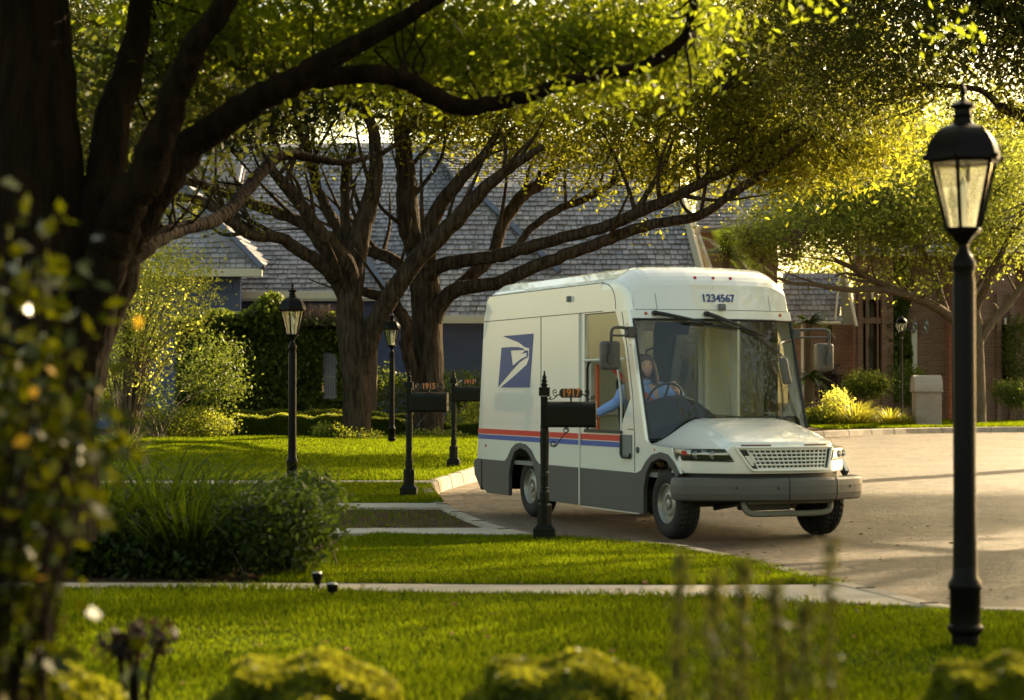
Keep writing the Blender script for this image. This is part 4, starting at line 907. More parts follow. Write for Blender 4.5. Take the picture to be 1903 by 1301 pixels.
# main roof, its forward right wing, the left hip
ey = 58.0
hp(roofplane(house, [pl(330, 547, ey), pl(760, 545, ey), pl(1000, 300, 64.0), pl(905, 268, 64.8), pl(330, 268, 64.8)], name='roof'))
hp(roofplane(house, [pl(700, 590, 55.5), pl(1330, 590, 55.5), pl(1262, 348, 60.6), pl(868, 338, 60.8)], name='roof'))
hp(roofplane(house, [pl(860, 348, 60.7), pl(1262, 348, 60.7), pl(1240, 262, 65.0), pl(800, 262, 65.0)], name='roof'))
hp(roofplane(house, [pl(120, 500, 56.2), pl(488, 500, 56.2), pl(395, 405, 57.9), pl(330, 330, 59.8), pl(120, 330, 59.8)], name='roof'))
hp(roofplane(house, [pl(488, 500, 56.2), pl(497, 488, 57.6), pl(334, 327, 60.6), pl(395, 405, 57.9)], name='roof'))
bk_ = MB(); bk_.add([pl(330, 268, 64.8), pl(1240, 262, 64.9), (*pl(1240, 262, 64.9)[:2], .4), (*pl(330, 268, 64.8)[:2], .4)], [(0, 1, 2, 3)]); bk_.add([pl(330, 268, 64.8), pl(330, 547, ey), (*pl(330, 547, ey)[:2], .4), (*pl(330, 268, 64.8)[:2], .4)], [(0, 1, 2, 3)])
bk_.add([pl(1262, 348, 60.6), pl(1325, 575, 55.8), (*pl(1325, 575, 55.8)[:2], .3), (*pl(1262, 348, 60.6)[:2], .3)], [(0, 1, 2, 3)])
hp(obj('gable_wall', bk_, M['beige'], house, smooth=False))
def beam(name, pts, r, m, parent, n=4):
    b = MB(); b.tube(pts, r, n); return obj(name, b, m, parent, smooth=False)
for pts in ([pl(488, 498, 56.1), pl(395, 403, 57.8), pl(330, 328, 59.7)], [pl(873, 345, 60.5), pl(945, 412, 58.9), pl(1040, 505, 56.9)], [pl(590, 330, 63.0), pl(655, 435, 60.0), pl(722, 545, 57.8)]):
    hp(beam('flashing', pts, .10, M['flash'], house))
def fascia(a, b, hgt=.22, dpt=.10):
    a, b = np.array(a), np.array(b); m = MB(); L_ = np.linalg.norm(b - a); m.box((a + b) / 2 + np.array([0, -.06, -.06]), (L_, dpt, hgt)); return hp(obj('fascia', m, M['fascia'], house, smooth=False, bevel=.01))
fascia(pl(440, 545, ey), pl(760, 545, ey)); fascia(pl(800, 590, 55.5), pl(1330, 590, 55.5)); fascia(pl(150, 503, 56.2), pl(488, 503, 56.2))
def wall(name, x0, x1, y, z0, z1, m, parent, t=.3, holes=()):
    b = MB(); b.panel([(x0, z0), (x1, z0), (x1, z1), (x0, z1)], list(holes), lambda a, c, d: (a, y + d, c), t); return obj(name, b, m, parent, smooth=False)
zz = lambda py, y: P(0, py, y)[2]; xx = lambda px, y: P(px, 600, y)[0]
hp(wall('wall', xx(330, 58.6), xx(800, 58.6), 58.6, hf(58), zz(550, 58.6), M['bluebrick'], house))
hp(wall('wall', xx(760, 56.2), xx(1310, 56.2), 56.2, hf(56), zz(596, 56.2), M['bluebrick'], house))
hp(wall('wall', xx(140, 56.9), xx(446, 56.9), 56.9, hf(56), zz(506, 56.9), M['bluebrick'], house))
so_ = MB(); so_.panel([(xx(330, 58), 0), (xx(800, 58), 0), (xx(800, 58), 1.2), (xx(330, 58), 1.2)], [], lambda a, c, d: (a, 57.9 + c, zz(548, 58) - .14 - d), .03); hp(obj('soffit', so_, M['fascia'], house, smooth=False))
# dentil course of upright bricks under the eaves
for x in np.arange(xx(760, 56.1) + .3, xx(960, 56.1), .42): dn = MB(); dn.box((x, 56.19, zz(606, 56.1) - .18), (.10, .06, .30)); hp(obj('brick_dentil', dn, M['bluebrick'], house, smooth=False))
for x in np.arange(xx(345, 56.8), xx(440, 56.8), .42): dn = MB(); dn.box((x, 56.88, zz(522, 56.8) - .18), (.10, .06, .30)); hp(obj('brick_dentil', dn, M['bluebrick'], house, smooth=False))
# skylight, vent pipe
sk_c = np.array(pl(421, 330, 62.55)); sk_ = MB(); rx = Matrix.Rotation(R(38), 3, 'X'); sk_.box(sk_c + np.array([0, -.09, .08]), (.98, 1.0, .14), rx); hp(obj('skylight', sk_, M['skylight'], house, smooth=False, bevel=.06))
skf = MB(); skf.box(sk_c + np.array([0, -.05, .03]), (1.10, 1.12, .14), rx); hp(obj('skylight_curb', skf, M['skylight'], house, smooth=False))
vp = MB(); q_ = pl(882, 462, 58.0); vp.lathe([(.06, -.2), (.06, .22), (.0, .23)], q_, 10); hp(obj('vent_pipe', vp, M['vent'], house))
for pts in ([pl(1262, 346, 60.5), pl(1325, 590, 55.4)], [pl(1240, 262, 64.9), pl(1262, 346, 60.5)]): hp(beam('rake_board', pts, .13, M['beige'], house))
# gable with its beige face at the right end, and the far roof beyond
hp(roofplane(house, [pl(1300, 425, 66), pl(1530, 425, 66), pl(1500, 300, 70), pl(1290, 300, 70)], name='roof'))
hp(wall('wall', xx(1300, 66.4), xx(1445, 66.4), 66.4, .3, zz(428, 66.4), M['redbrick'], house))
gb_ = MB(); gy = 60.8
gb_.add([pl(1258, 345, gy), pl(1322, 520, gy), pl(1240, 520, gy), pl(1258, 345, gy + .3), pl(1322, 520, gy + .3), pl(1240, 520, gy + .3)], [(0, 1, 2), (3, 5, 4), (0, 3, 4, 1), (1, 4, 5, 2), (2, 5, 3, 0)]); hp(obj('gable_face', gb_, M['beige'], house, smooth=False))
hp(beam('gable_trim', [pl(1262, 342, gy - .1), pl(1323, 510, gy - .1)], .09, M['fascia'], house)); hp(beam('gable_trim', [pl(1300, 420, gy - .2), pl(1282, 505, gy - .2)], .06, M['fascia'], house))
hp(beam('flashing', [pl(1330, 335, 65.8), pl(1395, 415, 65.4)], .07, M['fascia'], house))

# ivy-covered garden wall with an iron grille
ivy = thing('ivy_wall', 'garden wall smothered in dark green ivy behind the clipped hedges', 'ivy wall', (P(500, 780, 53)[0], 53, hf(53)))
def ip(o, r_): o.matrix_parent_inverse = Matrix.Translation(r_.location).inverted(); return o
zt = zz(600, 53); gx0, gx1 = xx(600, 53), xx(628, 53)
ip(wall('wall', xx(330, 53), xx(700, 53), 53.0, .3, zt, M['barkgrey'], ivy, .35, [[(gx0, zz(742, 53)), (gx1, zz(742, 53)), (gx1, zz(655, 53)), (gx0, zz(655, 53))]]), ivy)
nI = 16000; xs_ = RNG.uniform(xx(330, 53), xx(650, 53), nI); zs_ = RNG.uniform(.4, zt + .1, nI); dd = 52.85 - np.abs(RNG.normal(0, .12, nI)) - .12 * np.sin(xs_ * 2.1) * np.sin(zs_ * 2.7)
keep = ~((xs_ > gx0) & (xs_ < gx1) & (zs_ > zz(742, 53)) & (zs_ < zz(655, 53))); pts = np.stack([xs_, dd, zs_], 1)[keep]
topn = 9000; tx = RNG.uniform(xx(330, 53), xx(645, 53), topn); bump_ = .28 * np.sin(tx * 1.7) + .2 * np.sin(tx * 3.9 + 1) + .35
pts = np.concatenate([pts, np.stack([tx, 52.9 + RNG.normal(0, .28, topn), zt + RNG.uniform(-.4, 1, topn) * np.maximum(bump_, .1)], 1)])
ip(obj('ivy', leaf_mesh('ivy', pts, .13, .8), M['leafivy'], ivy, smooth=False, recalc=False), ivy)
gt = MB()
for x in np.linspace(gx0 + .03, gx1 - .03, 8): gt.tube([(x, 52.95, zz(742, 53)), (x, 52.95, zz(655, 53))], .014, 5)
for py in (660, 700, 738): gt.box(((gx0 + gx1) / 2, 52.95, zz(py, 53)), (gx1 - gx0, .03, .03))
ip(obj('iron_grille', gt, mat('pale_iron', (.36, .35, .32), .5, noise=.1), ivy, smooth=False), ivy)
# bare twiggy vine over the wall
tw = MB()
for _ in range(420):
    a = np.array([random.uniform(xx(560, 52.6), xx(640, 52.6)), 52.6 + random.gauss(0, .15), zt - .1]); b = a + np.array([random.gauss(0, .3), random.gauss(0, .1), random.uniform(.2, .62)]); tw.tube([tuple(a), tuple((a + b) / 2 + RNG.normal(size=3) * .08), tuple(b)], [.010, .008, .004], 3, False)
tag(obj('bare_vine', tw, mat('bare_twig', (.16, .11, .085), .9, island=.3), None, smooth=False, recalc=False), 'bare brown tangle of twigs on the wall top beside the forked oak', 'vine')

# ---- brick house on the right
bh = thing('brick_house', 'red brick house with arched windows behind the right hand lawn', 'house', (13, 70, hf(70)))
bp2 = lambda o: ip(o, bh)
by = 71.0; gz = hf(70)
def arch(x0, x1, z0, z1, k=8):
    r = (x1 - x0) / 2; c = (x0 + x1) / 2; zc = z1 - r * 1.25
    return [(x0, z0), (x1, z0), (x1, zc)] + [(c + r * math.cos(a), zc + r * 1.25 * math.sin(a)) for a in np.linspace(0, math.pi, k + 1)[1:-1]] + [(x0, zc)]
X = lambda px: xx(px, by); Zp = lambda py: zz(py, by)
w_holes = [arch(X(1613), X(1630), Zp(590), Zp(556)), arch(X(1604), X(1609), Zp(590), Zp(558)), arch(X(1633), X(1637), Zp(590), Zp(558)), [(X(1613), Zp(705)), (X(1630), Zp(705)), (X(1630), Zp(601)), (X(1613), Zp(601))], [(X(1604), Zp(705)), (X(1609), Zp(705)), (X(1609), Zp(601)), (X(1604), Zp(601))], [(X(1633), Zp(705)), (X(1637), Zp(705)), (X(1637), Zp(601)), (X(1633), Zp(601))]]
bp2(wall('bay_wall', X(1590), X(1660), by, gz - .1, Zp(440), M['redbrick'], bh, .5, w_holes))
bp2(wall('wall', X(1655), X(1780), by + .7, gz - .1, Zp(420), M['redbrick'], bh)); 
bp2(wall('wall', X(1775), X(1888), by + .1, gz - .1, Zp(420), M['redbrick'], bh, .5, [arch(X(1862), X(1874), Zp(705), Zp(603))]))
bp2(wall('wall', X(1470), X(1595), by + .6, gz - .1, Zp(590), M['redbrick'], bh, .3, [arch(X(1541), X(1552), Zp(705), Zp(603))]))
bp2(wall('wall', X(1880), X(2200), by + 2.0, gz - .1, Zp(420), M['redbrick'], bh))
for x0, x1, p0, p1, d in ((1604, 1637, 705, 556, .25), (1862, 1874, 705, 603, .3), (1541, 1552, 705, 603, .75)):
    f = MB(); f.box(((X(x0) + X(x1)) / 2, by + d + .1, (Zp(p0) + Zp(p1)) / 2), (X(x1) - X(x0) + .1, .04, Zp(p1) - Zp(p0) + .1)); wo = bp2(obj('window', f, M['winglass'], bh, smooth=False))
    f = MB(); c_ = (X(x0) + X(x1)) / 2
    f.box((c_, by + d + .05, (Zp(p0) + Zp(p1)) / 2), (.05, .05, Zp(p1) - Zp(p0)))
    for t in (.25, .5, .72): f.box((c_, by + d + .055, Zp(p0) + (Zp(p1) - Zp(p0)) * t), (X(x1) - X(x0), .04, .05))
    fo = obj('window_frame', f, M['winframe'], wo, smooth=False)
    fo.matrix_parent_inverse = (wo.matrix_parent_inverse).inverted() @ wo.matrix_parent_inverse
for px, py in ((1621, 550), (1868, 597)): ks = MB(); ks.box((X(px), by - .03, Zp(py)), (.08, .08, .24)); bp2(obj('keystone', ks, M['fascia'], bh, smooth=False, bevel=.01))
for px in (1598, 1643, 1856, 1880): jb = MB(); jb.box((X(px), by - .02, (gz + Zp(545)) / 2), (.16, .12, Zp(545) - gz)); bp2(obj('brick_pier', jb, M['redbrick'], bh, smooth=False))
bp2(roofplane(bh, [pl(1462, 597, 69.6), pl(1560, 597, 69.6), pl(1568, 508, 71.2), pl(1455, 508, 71.2)], rh=.26, wm=.20))
bp2(roofplane(bh, [pl(1590, 470, 70.6), pl(2150, 470, 70.6), pl(2150, 380, 76), pl(1640, 380, 76)]))
gm = MB(); gy = 69.7; gm.add([pl(1562, 512, gy), pl(1568, 505, gy), pl(1590, 603, gy), pl(1563, 604, gy), pl(1562, 512, gy + .3), pl(1568, 505, gy + .3), pl(1590, 603, gy + .3), pl(1563, 604, gy + .3)], [(0, 1, 2, 3), (7, 6, 5, 4), (0, 4, 5, 1), (1, 5, 6, 2), (2, 6, 7, 3), (3, 7, 4, 0)]); bp2(obj('gable_soffit', gm, mat('grey_soffit', (.30, .29, .25), .7, noise=.08), bh, smooth=False))
bp2(beam('rake_board', [pl(1569, 500, gy - .15), pl(1592, 606, gy - .15)], .05, M['fascia'], bh)); bp2(beam('rake_board', [pl(1561, 505, gy - .1), pl(1552, 598, gy - .1)], .035, M['fascia'], bh)); bp2(beam('gutter', [pl(1478, 600, 69.5), pl(1562, 600, 69.5)], .06, M['fascia'], bh, 6)); bp2(beam('downpipe', [pl(1491, 602, 69.8), pl(1491, 740, 69.8)], .05, M['fascia'], bh, 6)); bp2(beam('chimney_cap', [pl(1464, 533, 71.3), pl(1482, 533, 71.3)], .05, M['fascia'], bh, 6))
pil_ = MB(); pil_.box((X(1704), by + .55, (Zp(694) + Zp(612)) / 2), (.20, .16, Zp(612) - Zp(694))); bp2(obj('white_pilaster', pil_, M['fascia'], bh, smooth=False, bevel=.01))
for i, px in enumerate((1704, 1726)):
    l = MB(); c_ = (X(px), by + .4, Zp(607)); l.lathe([(.02, -.16), (.05, -.12), (.055, -.10)], c_, 8); l.lathe([(.03, -.22), (.05, -.16)], c_, 8); l.tube([(c_[0], by + .4, c_[2] - .2), (c_[0] - .12, by + .45, c_[2] - .22), (c_[0] - .12, by + .68, c_[2] - .1)], .015, 5); l.lathe([(.10, .09), (.06, .16), (.02, .20), (.018, .30), (.0, .36)], c_, 8)
    for k in range(6): a = k * math.pi / 3; l.tube([(c_[0] + .05 * math.cos(a), c_[1] + .05 * math.sin(a), c_[2] - .10), (c_[0] + .09 * math.cos(a), c_[1] + .09 * math.sin(a), c_[2] + .09)], .007, 4)
    lo = tag(obj('wall_lantern', l, mat('grey_lantern', (.30, .32, .33), .5) if not i else bpy.data.materials['grey_lantern'], None, smooth=False), ('grey wall lantern over the top of the white pilaster', 'grey wall lantern on bare brick just right of the white pilaster')[i], 'wall lantern', 'lanterns on the brick house wall')
    gl_ = MB(); gl_.lathe([(.042, -.09), (.08, .085)], c_, 6); obj('lantern_glass', gl_, M['lampglass'], lo, smooth=False)

# brick mailbox pillar
pb = thing('brick_mailbox_pillar', 'pale brick mailbox pillar with an arched top standing at the far kerb', 'brick mailbox', (P(1726, 783, 60.9)[0], 60.9, hf(60.9)))
sc_ = 1 / ppm(60.9); w_ = 52 * sc_; z1 = P(1726, 728, 60.9)[2] - hf(60.9); z2 = P(1726, 697, 60.9)[2] - hf(60.9)
b = MB(); b.box((0, .3, z1 / 2), (w_ * .92, .62, z1)); obj('pillar', b, M['pinkbrick'], pb, smooth=False, bevel=.01)
b = MB(); b.panel([(-.35, z1), (.35, z1), (.35, z1 + .12)] + [(.35 * math.cos(a), z1 + .12 + (z2 - z1 - .12) * math.sin(a)) for a in np.linspace(0, math.pi, 12)[1:-1]] + [(-.35, z1 + .12)], [], lambda a, c, d: (d - w_ * .5, .3 + a, c), w_); obj('arched_top', b, mat('pale_stone_cap', (.42, .37, .32), .85, noise=.25, nscale=12, bump=.4, bscale=20), pb, smooth=False)
b = MB(); b.box((0, .3, z1 + .01), (w_ * 1.04, .74, .05)); obj('ledge', b, M['conc'], pb, smooth=False, bevel=.01)

# ================================================================== LAMPS
def lamp_post(label, px, py_base, y, rz=0.0, first=[None]):
    h = hf(y); x = P(px, py_base, y)[0]; s = 1.0
    if first[0] is not None:
        o = copy_tree(first[0]); o.location = (x, y, h); o.rotation_euler = (0, 0, rz); o['label'] = label; return o
    o = thing('lamp_post', label, 'lamp post', (x, y, h), rz, 'black lantern posts on the lawns'); first[0] = o
    m = MB(); m.lathe([(.07, 0), (.07, .06), (.092, .09), (.092, .105), (.078, .12), (.078, .29), (.085, .30), (.085, .33), (.066, .36), (.062, .42), (.058, .75), (.058, 1.88), (.050, 1.93), (.060, 1.955), (.062, 1.985), (.045, 2.02), (.026, 2.05), (.024, 2.07)], n=20); obj('post', m, M['iron'], o)
    m = MB(); m.lathe([(.024, 2.05), (.028, 2.08), (.06, 2.12), (.088, 2.14), (.090, 2.155), (.07, 2.158)], n=6); cr = obj('cradle', m, M['iron'], o, smooth=False)
    fr = MB()
    for k in range(6): a = k * math.pi / 3; fr.tube([(.088 * math.cos(a), .088 * math.sin(a), 2.15), (.178 * math.cos(a), .178 * math.sin(a), 2.515)], .011, 5); fr.lathe([(.001, -.018), (.014, -.012), (.018, 0), (.014, .012), (.001, .018)], (.205 * math.cos(a), .205 * math.sin(a), 2.525), 8)
    for z, r in ((2.155, .088), (2.51, .180)):
        for k in range(6): a = k * math.pi / 3; b = a + math.pi / 3; fr.tube([(r * math.cos(a), r * math.sin(a), z), (r * math.cos(b), r * math.sin(b), z)], .011, 5)
    obj('lantern_frame', fr, M['iron'], o)
    gl = MB(); gl.lathe([(.085, 2.155), (.175, 2.51)], n=6, cap=False); obj('glass_panes', gl, M['lampglass'], o, smooth=False)
    dm = MB(); dm.lathe([(.188, 2.505), (.206, 2.515), (.206, 2.53), (.199, 2.565), (.186, 2.60), (.166, 2.635), (.138, 2.667), (.104, 2.69), (.062, 2.705), (.052, 2.72), (.050, 2.735), (.056, 2.745), (.046, 2.752), (.046, 2.78), (.066, 2.79), (.070, 2.803), (.048, 2.815), (.020, 2.828), (.012, 2.84)], n=6); obj('dome', dm, M['iron'], o, angle=34)
    fi = MB(); fi.lathe([(.012, 2.835), (.010, 2.85), (.020, 2.865), (.016, 2.885), (.006, 2.91), (.001, 2.93)], n=12); obj('finial', fi, M['iron'], o)
    bu = MB(); bu.lathe([(.018, 2.15), (.018, 2.29)], n=10); obj('socket', bu, M['fascia'], o)
    bu = MB(); bu.lathe([(.014, 2.29), (.026, 2.32), (.028, 2.36), (.018, 2.40), (.002, 2.43)], n=12); obj('bulb', bu, M['bulb'], o); return o
lamp_post('large dark lantern post standing closest, on the near lawn by the road', 1794, 1200, 10.3, R(8))
lamp_post('black lantern post rising behind the dark leafy shrub', 543, 890, 29.0, R(22))
lamp_post('smallest black lantern post, between the two oak trunks', 728, 823, 44.0, R(15))
def post_camera(): pass
gl_ = thing('globe_lamp_post', 'thin lamp post with a round ribbed glass globe in front of the brick house', 'lamp post', (P(1676, 760, 66)[0], 66, hf(66)))
k = 1 / ppm(66); zb = hf(66); Zg = lambda py: P(1676, py, 66)[2] - zb
m = MB(); m.lathe([(.06, 0), (.05, .3), (.042, .5), (.040, Zg(634)), (.065, Zg(630)), (.04, Zg(626)), (.07, Zg(622)), (.10, Zg(618))], n=12); obj('post', m, mat('brown_post', (.045, .03, .022), .5), gl_)
m = MB(); m.lathe([(.10, Zg(617)), (.17, Zg(612)), (.20, Zg(606)), (.19, Zg(600))], n=16, cap=False); obj('globe', m, M['lampglass'], gl_)
m = MB(); m.lathe([(.20, Zg(601)), (.18, Zg(596)), (.12, Zg(592)), (.06, Zg(590)), (.02, Zg(587))], n=16)
for k_ in range(10): a = k_ * math.pi / 5; m.tube([(.10 * math.cos(a), .10 * math.sin(a), Zg(617)), (.175 * math.cos(a), .175 * math.sin(a), Zg(611)), (.205 * math.cos(a), .205 * math.sin(a), Zg(606)), (.19 * math.cos(a), .19 * math.sin(a), Zg(600))], .010, 4)
obj('globe_cage', m, M['iron'], gl_)

# ================================================================== MAILBOXES
def mailbox(number, label, px, py, y):
    h = hf(y); x = P(px, py, y)[0]; o = thing('mailbox', label, 'mailbox', (x, y, h), R(-4), 'dark mailboxes on turned posts along the kerb')
    if not hasattr(mailbox, 'meshes'):
        m = MB(); m.box((0, 0, .06), (.215, .215, .12)); m.lathe([(.150, .115), (.135, .125), (.105, .155), (.098, .16)], n=4, a0=math.pi / 4)
        m.lathe([(.076, .15), (.076, .345), (.066, .36), (.046, .365), (.050, .40), (.050, .47), (.038, .50), (.044, .505), (.044, .515), (.038, .52), (.040, .58), (.044, .63), (.040, .66), (.046, .665), (.040, .675), (.044, .80), (.047, .95), (.045, 1.06), (.040, 1.10), (.046, 1.115), (.040, 1.125)], n=8, a0=math.pi / 8)
        m.box((0, 0, 1.26), (.064, .064, .30)); m.box((0, 0, 1.455), (.105, .105, .085))
        m.lathe([(.03, 1.495), (.028, 1.51), (.036, 1.525), (.022, 1.545), (.030, 1.56), (.018, 1.585), (.024, 1.60), (.012, 1.615), (.014, 1.625), (.006, 1.635), (.012, 1.648), (.001, 1.662)], n=12)
        mailbox.meshes = {'post': (m, M['mbox'], .004)}
        # the box: arched section carried along x
        sec = [(-.13, 0), (.13, 0), (.13, .165)] + [(.13 * math.cos(a), .165 + .07 * math.sin(a)) for a in np.linspace(0, math.pi, 10)[1:-1]] + [(-.13, .165)]
        m = MB(); m.panel(sec, [], lambda a, b, t: (.03 + t, a, 1.125 + b), .455); mailbox.meshes['box'] = (m, M['mbox'], .008)
        m = MB(); m.panel([(a * 1.06, b * 1.03 - .004) for a, b in sec], [], lambda a, b, t: (.478 + t, a, 1.125 + b), .030); m.box((.515, 0, 1.20), (.02, .05, .03)); mailbox.meshes['box_door'] = (m, M['mbox'], .006)
        m = MB(); m.box((.26, 0, 1.115), (.50, .12, .02)); mailbox.meshes['shelf'] = (m, M['mbox'], .003)
        m = MB(); m.panel([(.115 * math.cos(a) * 1 + .0, .045 * math.sin(a)) if False else (p, q) for p, q in [(-.115, -.02), (-.095, -.045), (.095, -.045), (.115, -.02), (.115, .02), (.095, .045), (-.095, .045), (-.115, .02)] for a in (0,)], [], lambda a, b, t: (.26 + a, -.012 + t, 1.44 + b), .024); m.tube([(.26, 0, 1.36), (.26, 0, 1.40)], .012, 6); mailbox.meshes['number_plate'] = (m, M['plate'], .004)
        m = MB()
        for s in (-1, 1):
            sp = [(.26 + s * (.155 + .022 * math.cos(t) * (1 - t / 9)), 0, 1.455 + .022 * math.sin(t) * (1 - t / 9)) for t in np.linspace(0, 6, 14)]; m.tube([(.26 + s * .115, 0, 1.43), (.26 + s * .150, 0, 1.405)] + [(.26 + s * .17, 0, 1.42)] + sp, .006, 5)
            sp = [(.26 + s * (.215 + .018 * math.cos(t)), 0, 1.40 + .018 * math.sin(t)) for t in np.linspace(2.5, 7.5, 10)]; m.tube([(.26 + s * .14, 0, 1.43), (.26 + s * .16, 0, 1.39), (.26 + s * .20, 0, 1.375)] + sp[::-1], .006, 5)
        mailbox.meshes['scroll'] = (m, M['plate'], 0)
        m = MB(); c1 = [(.21 + .030 * math.cos(t) * (1 - t / 16), 0, 1.075 + .030 * math.sin(t) * (1 - t / 16)) for t in np.linspace(9, 0, 18)]; c2 = [(.085 - .032 * math.cos(t) * (1 - t / 16), 0, .945 + .032 * math.sin(-t) * (1 - t / 16)) for t in np.linspace(0, 9, 18)]
        m.tube(smoothpts([(c1[-1][0] - .003, 0, 1.07), (.20, 0, 1.04), (.165, 0, 1.00), (.13, 0, .95), (.115, 0, .925), (.085, 0, .913)], 4), .006, 5); m.tube(c1, .005, 5); m.tube(c2, .005, 5); mailbox.meshes['brace_scroll'] = (m, M['plate'], 0)
        for n_, (mb, mm, bv) in list(mailbox.meshes.items()): mailbox.meshes[n_] = (obj(n_, mb, mm, o, smooth=bv == 0, bevel=bv), None, 0)
    else:
        for n_, (ob, _, _) in mailbox.meshes.items(): c = ob.copy(); COL.objects.link(c); c.parent = o
    t_ = text_mb(number, .104, .003, .0014); pl_ = [c for c in o.children if c.name.startswith('number_plate')][0]
    obj('house_number', xf(t_, lambda x, y, z: (.26 + x * .86, -.014 - z, 1.44 + y)), M['digit'], pl_, smooth=False); return o
mailbox('1917', 'closest dark mailbox, with the number 1917, right in front of the truck', 1012, 1005, 19.5)
mailbox('1915', 'dark mailbox with the number 1915 on the small grass strip', 760, 922, 26.0)
mailbox('1913', 'farthest dark mailbox, number 1913, partly behind the truck', 843, 868, 33.6)
for px, py, y, lab in ((590, 1070, 13.55, 'taller black garden spotlight beside the narrow path'), (618, 1086, 13.2, 'shorter black garden spotlight on the path edge')):
    o = thing('garden_spotlight', lab, 'spotlight', (P(px, py, y)[0], y, hf(y)), 0, 'spotlights by the path'); tall = 1 if py < 1080 else .55
    m = MB(); m.lathe([(.012, -.05), (.012, .07 * tall)], n=8); m.lathe([(.022, .05 * tall), (.026, .075 * tall)], n=10); obj('stake', m, M['iron'], o)
    m = MB(); m.lathe([(.022, -.03), (.034, -.02), (.038, .03), (.030, .032)], n=14); xf(m, lambda x, y_, z: (x + .0, y_ - .01, z * .9 + .10 * tall)); obj('lamp_head', m, M['iron'], o)
    m = MB(); m.lathe([(.033, .0), (.028, .008), (.0, .012)], (0, -.01, .10 * tall + .028), 14); obj('lens', m, M['chrome'], o)

# ================================================================== TREES
def tree(name, label, base, wood, crowns, bark, group=None, twig=150, twr=.02, maxd=3.5, n=12, cat='tree', side=0):
    """wood: list of limb traces (px, py, depth, radius px); crowns: list of (blobs, count, leaf size, material, clump n, clump r)"""
    o = thing(name, label, cat, base, 0, group); mb = MB(); ls = [limb(mb, w_, 5, n) for w_ in wood]
    cs = []
    for bl_, cnt, sz, m_, cn, cr in crowns:
        c, cc = crown(None, bl_, cnt, sz, m_, cn, cr); c.parent = o; ip(c, o); cs.append(cc)
    if side: ls = ls + sidebranches(mb, ls, side)
    if twig: twigs(mb, ls, np.concatenate(cs), twig, twr, maxd)
    t = obj('trunk', mb, bark, o, angle=70, recalc=False); ip(t, o); return o
B = pblob
# --- the near oak on the left; its limbs reach across the top of the picture
yl = 12.0
nearwood = [
 [(60, 1010, yl, 118), (70, 800, yl, 108), (75, 600, yl, 108), (62, 350, yl, 98), (50, 100, yl, 86), (40, -160, yl, 74)],
 [(110, 700, yl, 80), (150, 560, yl, 50), (180, 420, yl, 40), (212, 210, yl + .2, 34), (242, 128, yl + .3, 27), (260, 20, yl + .4, 22), (272, -120, yl + .5, 18)],
 [(120, 720, yl, 70), (185, 530, yl - .1, 46), (222, 420, yl - .2, 40), (268, 330, yl - .3, 36), (300, 250, yl - .4, 31), (335, 145, yl - .5, 26), (368, 75, yl - .6, 23), (412, 15, yl - .7, 21), (450, -80, yl - .8, 17)],
 [(130, 700, yl, 60), (200, 540, yl, 44), (240, 430, yl, 40), (310, 325, yl, 34), (370, 265, yl, 30), (445, 206, yl - .1, 27), (520, 165, yl - .2, 26), (592, 122, yl - .3, 22), (700, 63, yl - .4, 17), (768, 24, yl - .5, 15), (830, -15, yl - .6, 12), (900, -70, yl - .7, 9)],
 [(520, 166, yl - .2, 20), (570, 150, yl - .1, 19), (640, 141, yl, 18), (700, 140, yl, 18), (760, 153, yl + .1, 18), (818, 184, yl + .1, 18), (868, 200, yl + .2, 16), (960, 184, yl + .2, 13), (1030, 162, yl + .2, 12), (1110, 139, yl + .3, 11), (1190, 124, yl + .3, 11), (1243, 96, yl + .3, 11), (1277, 62, yl + .3, 10), (1290, 5, yl + .3, 9), (1300, -60, yl + .3, 7)],
 [(120, 620, yl + .3, 40), (200, 512, yl + 1.0, 17), (250, 478, yl + 1.5, 16), (312, 434, yl + 2.0, 15), (400, 408, yl + 2.6, 13), (446, 368, yl + 3.0, 13), (492, 312, yl + 3.4, 12), (532, 287, yl + 3.6, 10), (640, 302, yl + 4, 6), (700, 285, yl + 4.3, 4)],
]
nb = [B(600, 40, 330, 95, 13.4, .8), B(950, 85, 300, 80, 13.4, .7), B(1150, 70, 170, 90, 13.4, .6, 26000), B(450, 30, 190, 60, 13.2, .7), B(1240, 110, 80, 50, 13.2, .4), B(880, 120, 240, 50, 13.4, .5, 9000), B(330, 60, 130, 80, 13.4, .7), B(700, 100, 160, 50, 13.4, .6)]
over = [((-3.5, 8.0, 6.6), (2.6, 2.4, 1.0), 30000), ((-.6, 6.0, 6.8), (2.4, 2.6, 1.0), 30000), ((-3.6, 3.0, 6.4), (2.6, 2.6, 1.0), 26000), ((.6, 1.0, 6.8), (2.6, 2.6, .9), 26000), ((-2.5, -3.0, 6.2), (3, 2.6, 1.0), 26000), ((-6.5, 6.0, 6.2), (2.6, 3, 1.2), 26000), ((2.6, 9.0, 7.2), (2.2, 2.4, .9), 22000), ((-7, 13, 6.6), (3, 3, 1.4), 26000), B(300, -230, 800, 170, 12.5, 2.0, 90000), B(1000, -230, 500, 150, 12.5, 1.8, 40000)]  # canopy added overhead and behind the camera to darken trunk and lawn
hang = [B(1290, 30, 60, 60, 12, .3), B(1370, 75, 45, 20, 12, .2, 900), B(1530, 10, 40, 35, 11, .25, 1600), B(1770, 40, 40, 35, 11, .25, 1500), B(1010, 165, 130, 25, 12, .3, 3000), B(1180, 165, 90, 25, 12, .3, 2500)]
dk = [B(300, 190, 150, 120, 13.5, 1.0), B(420, 140, 120, 70, 13.5, .8), B(190, 320, 90, 90, 14, .8), B(120, 250, 160, 160, 14.5, .8, 15000)]
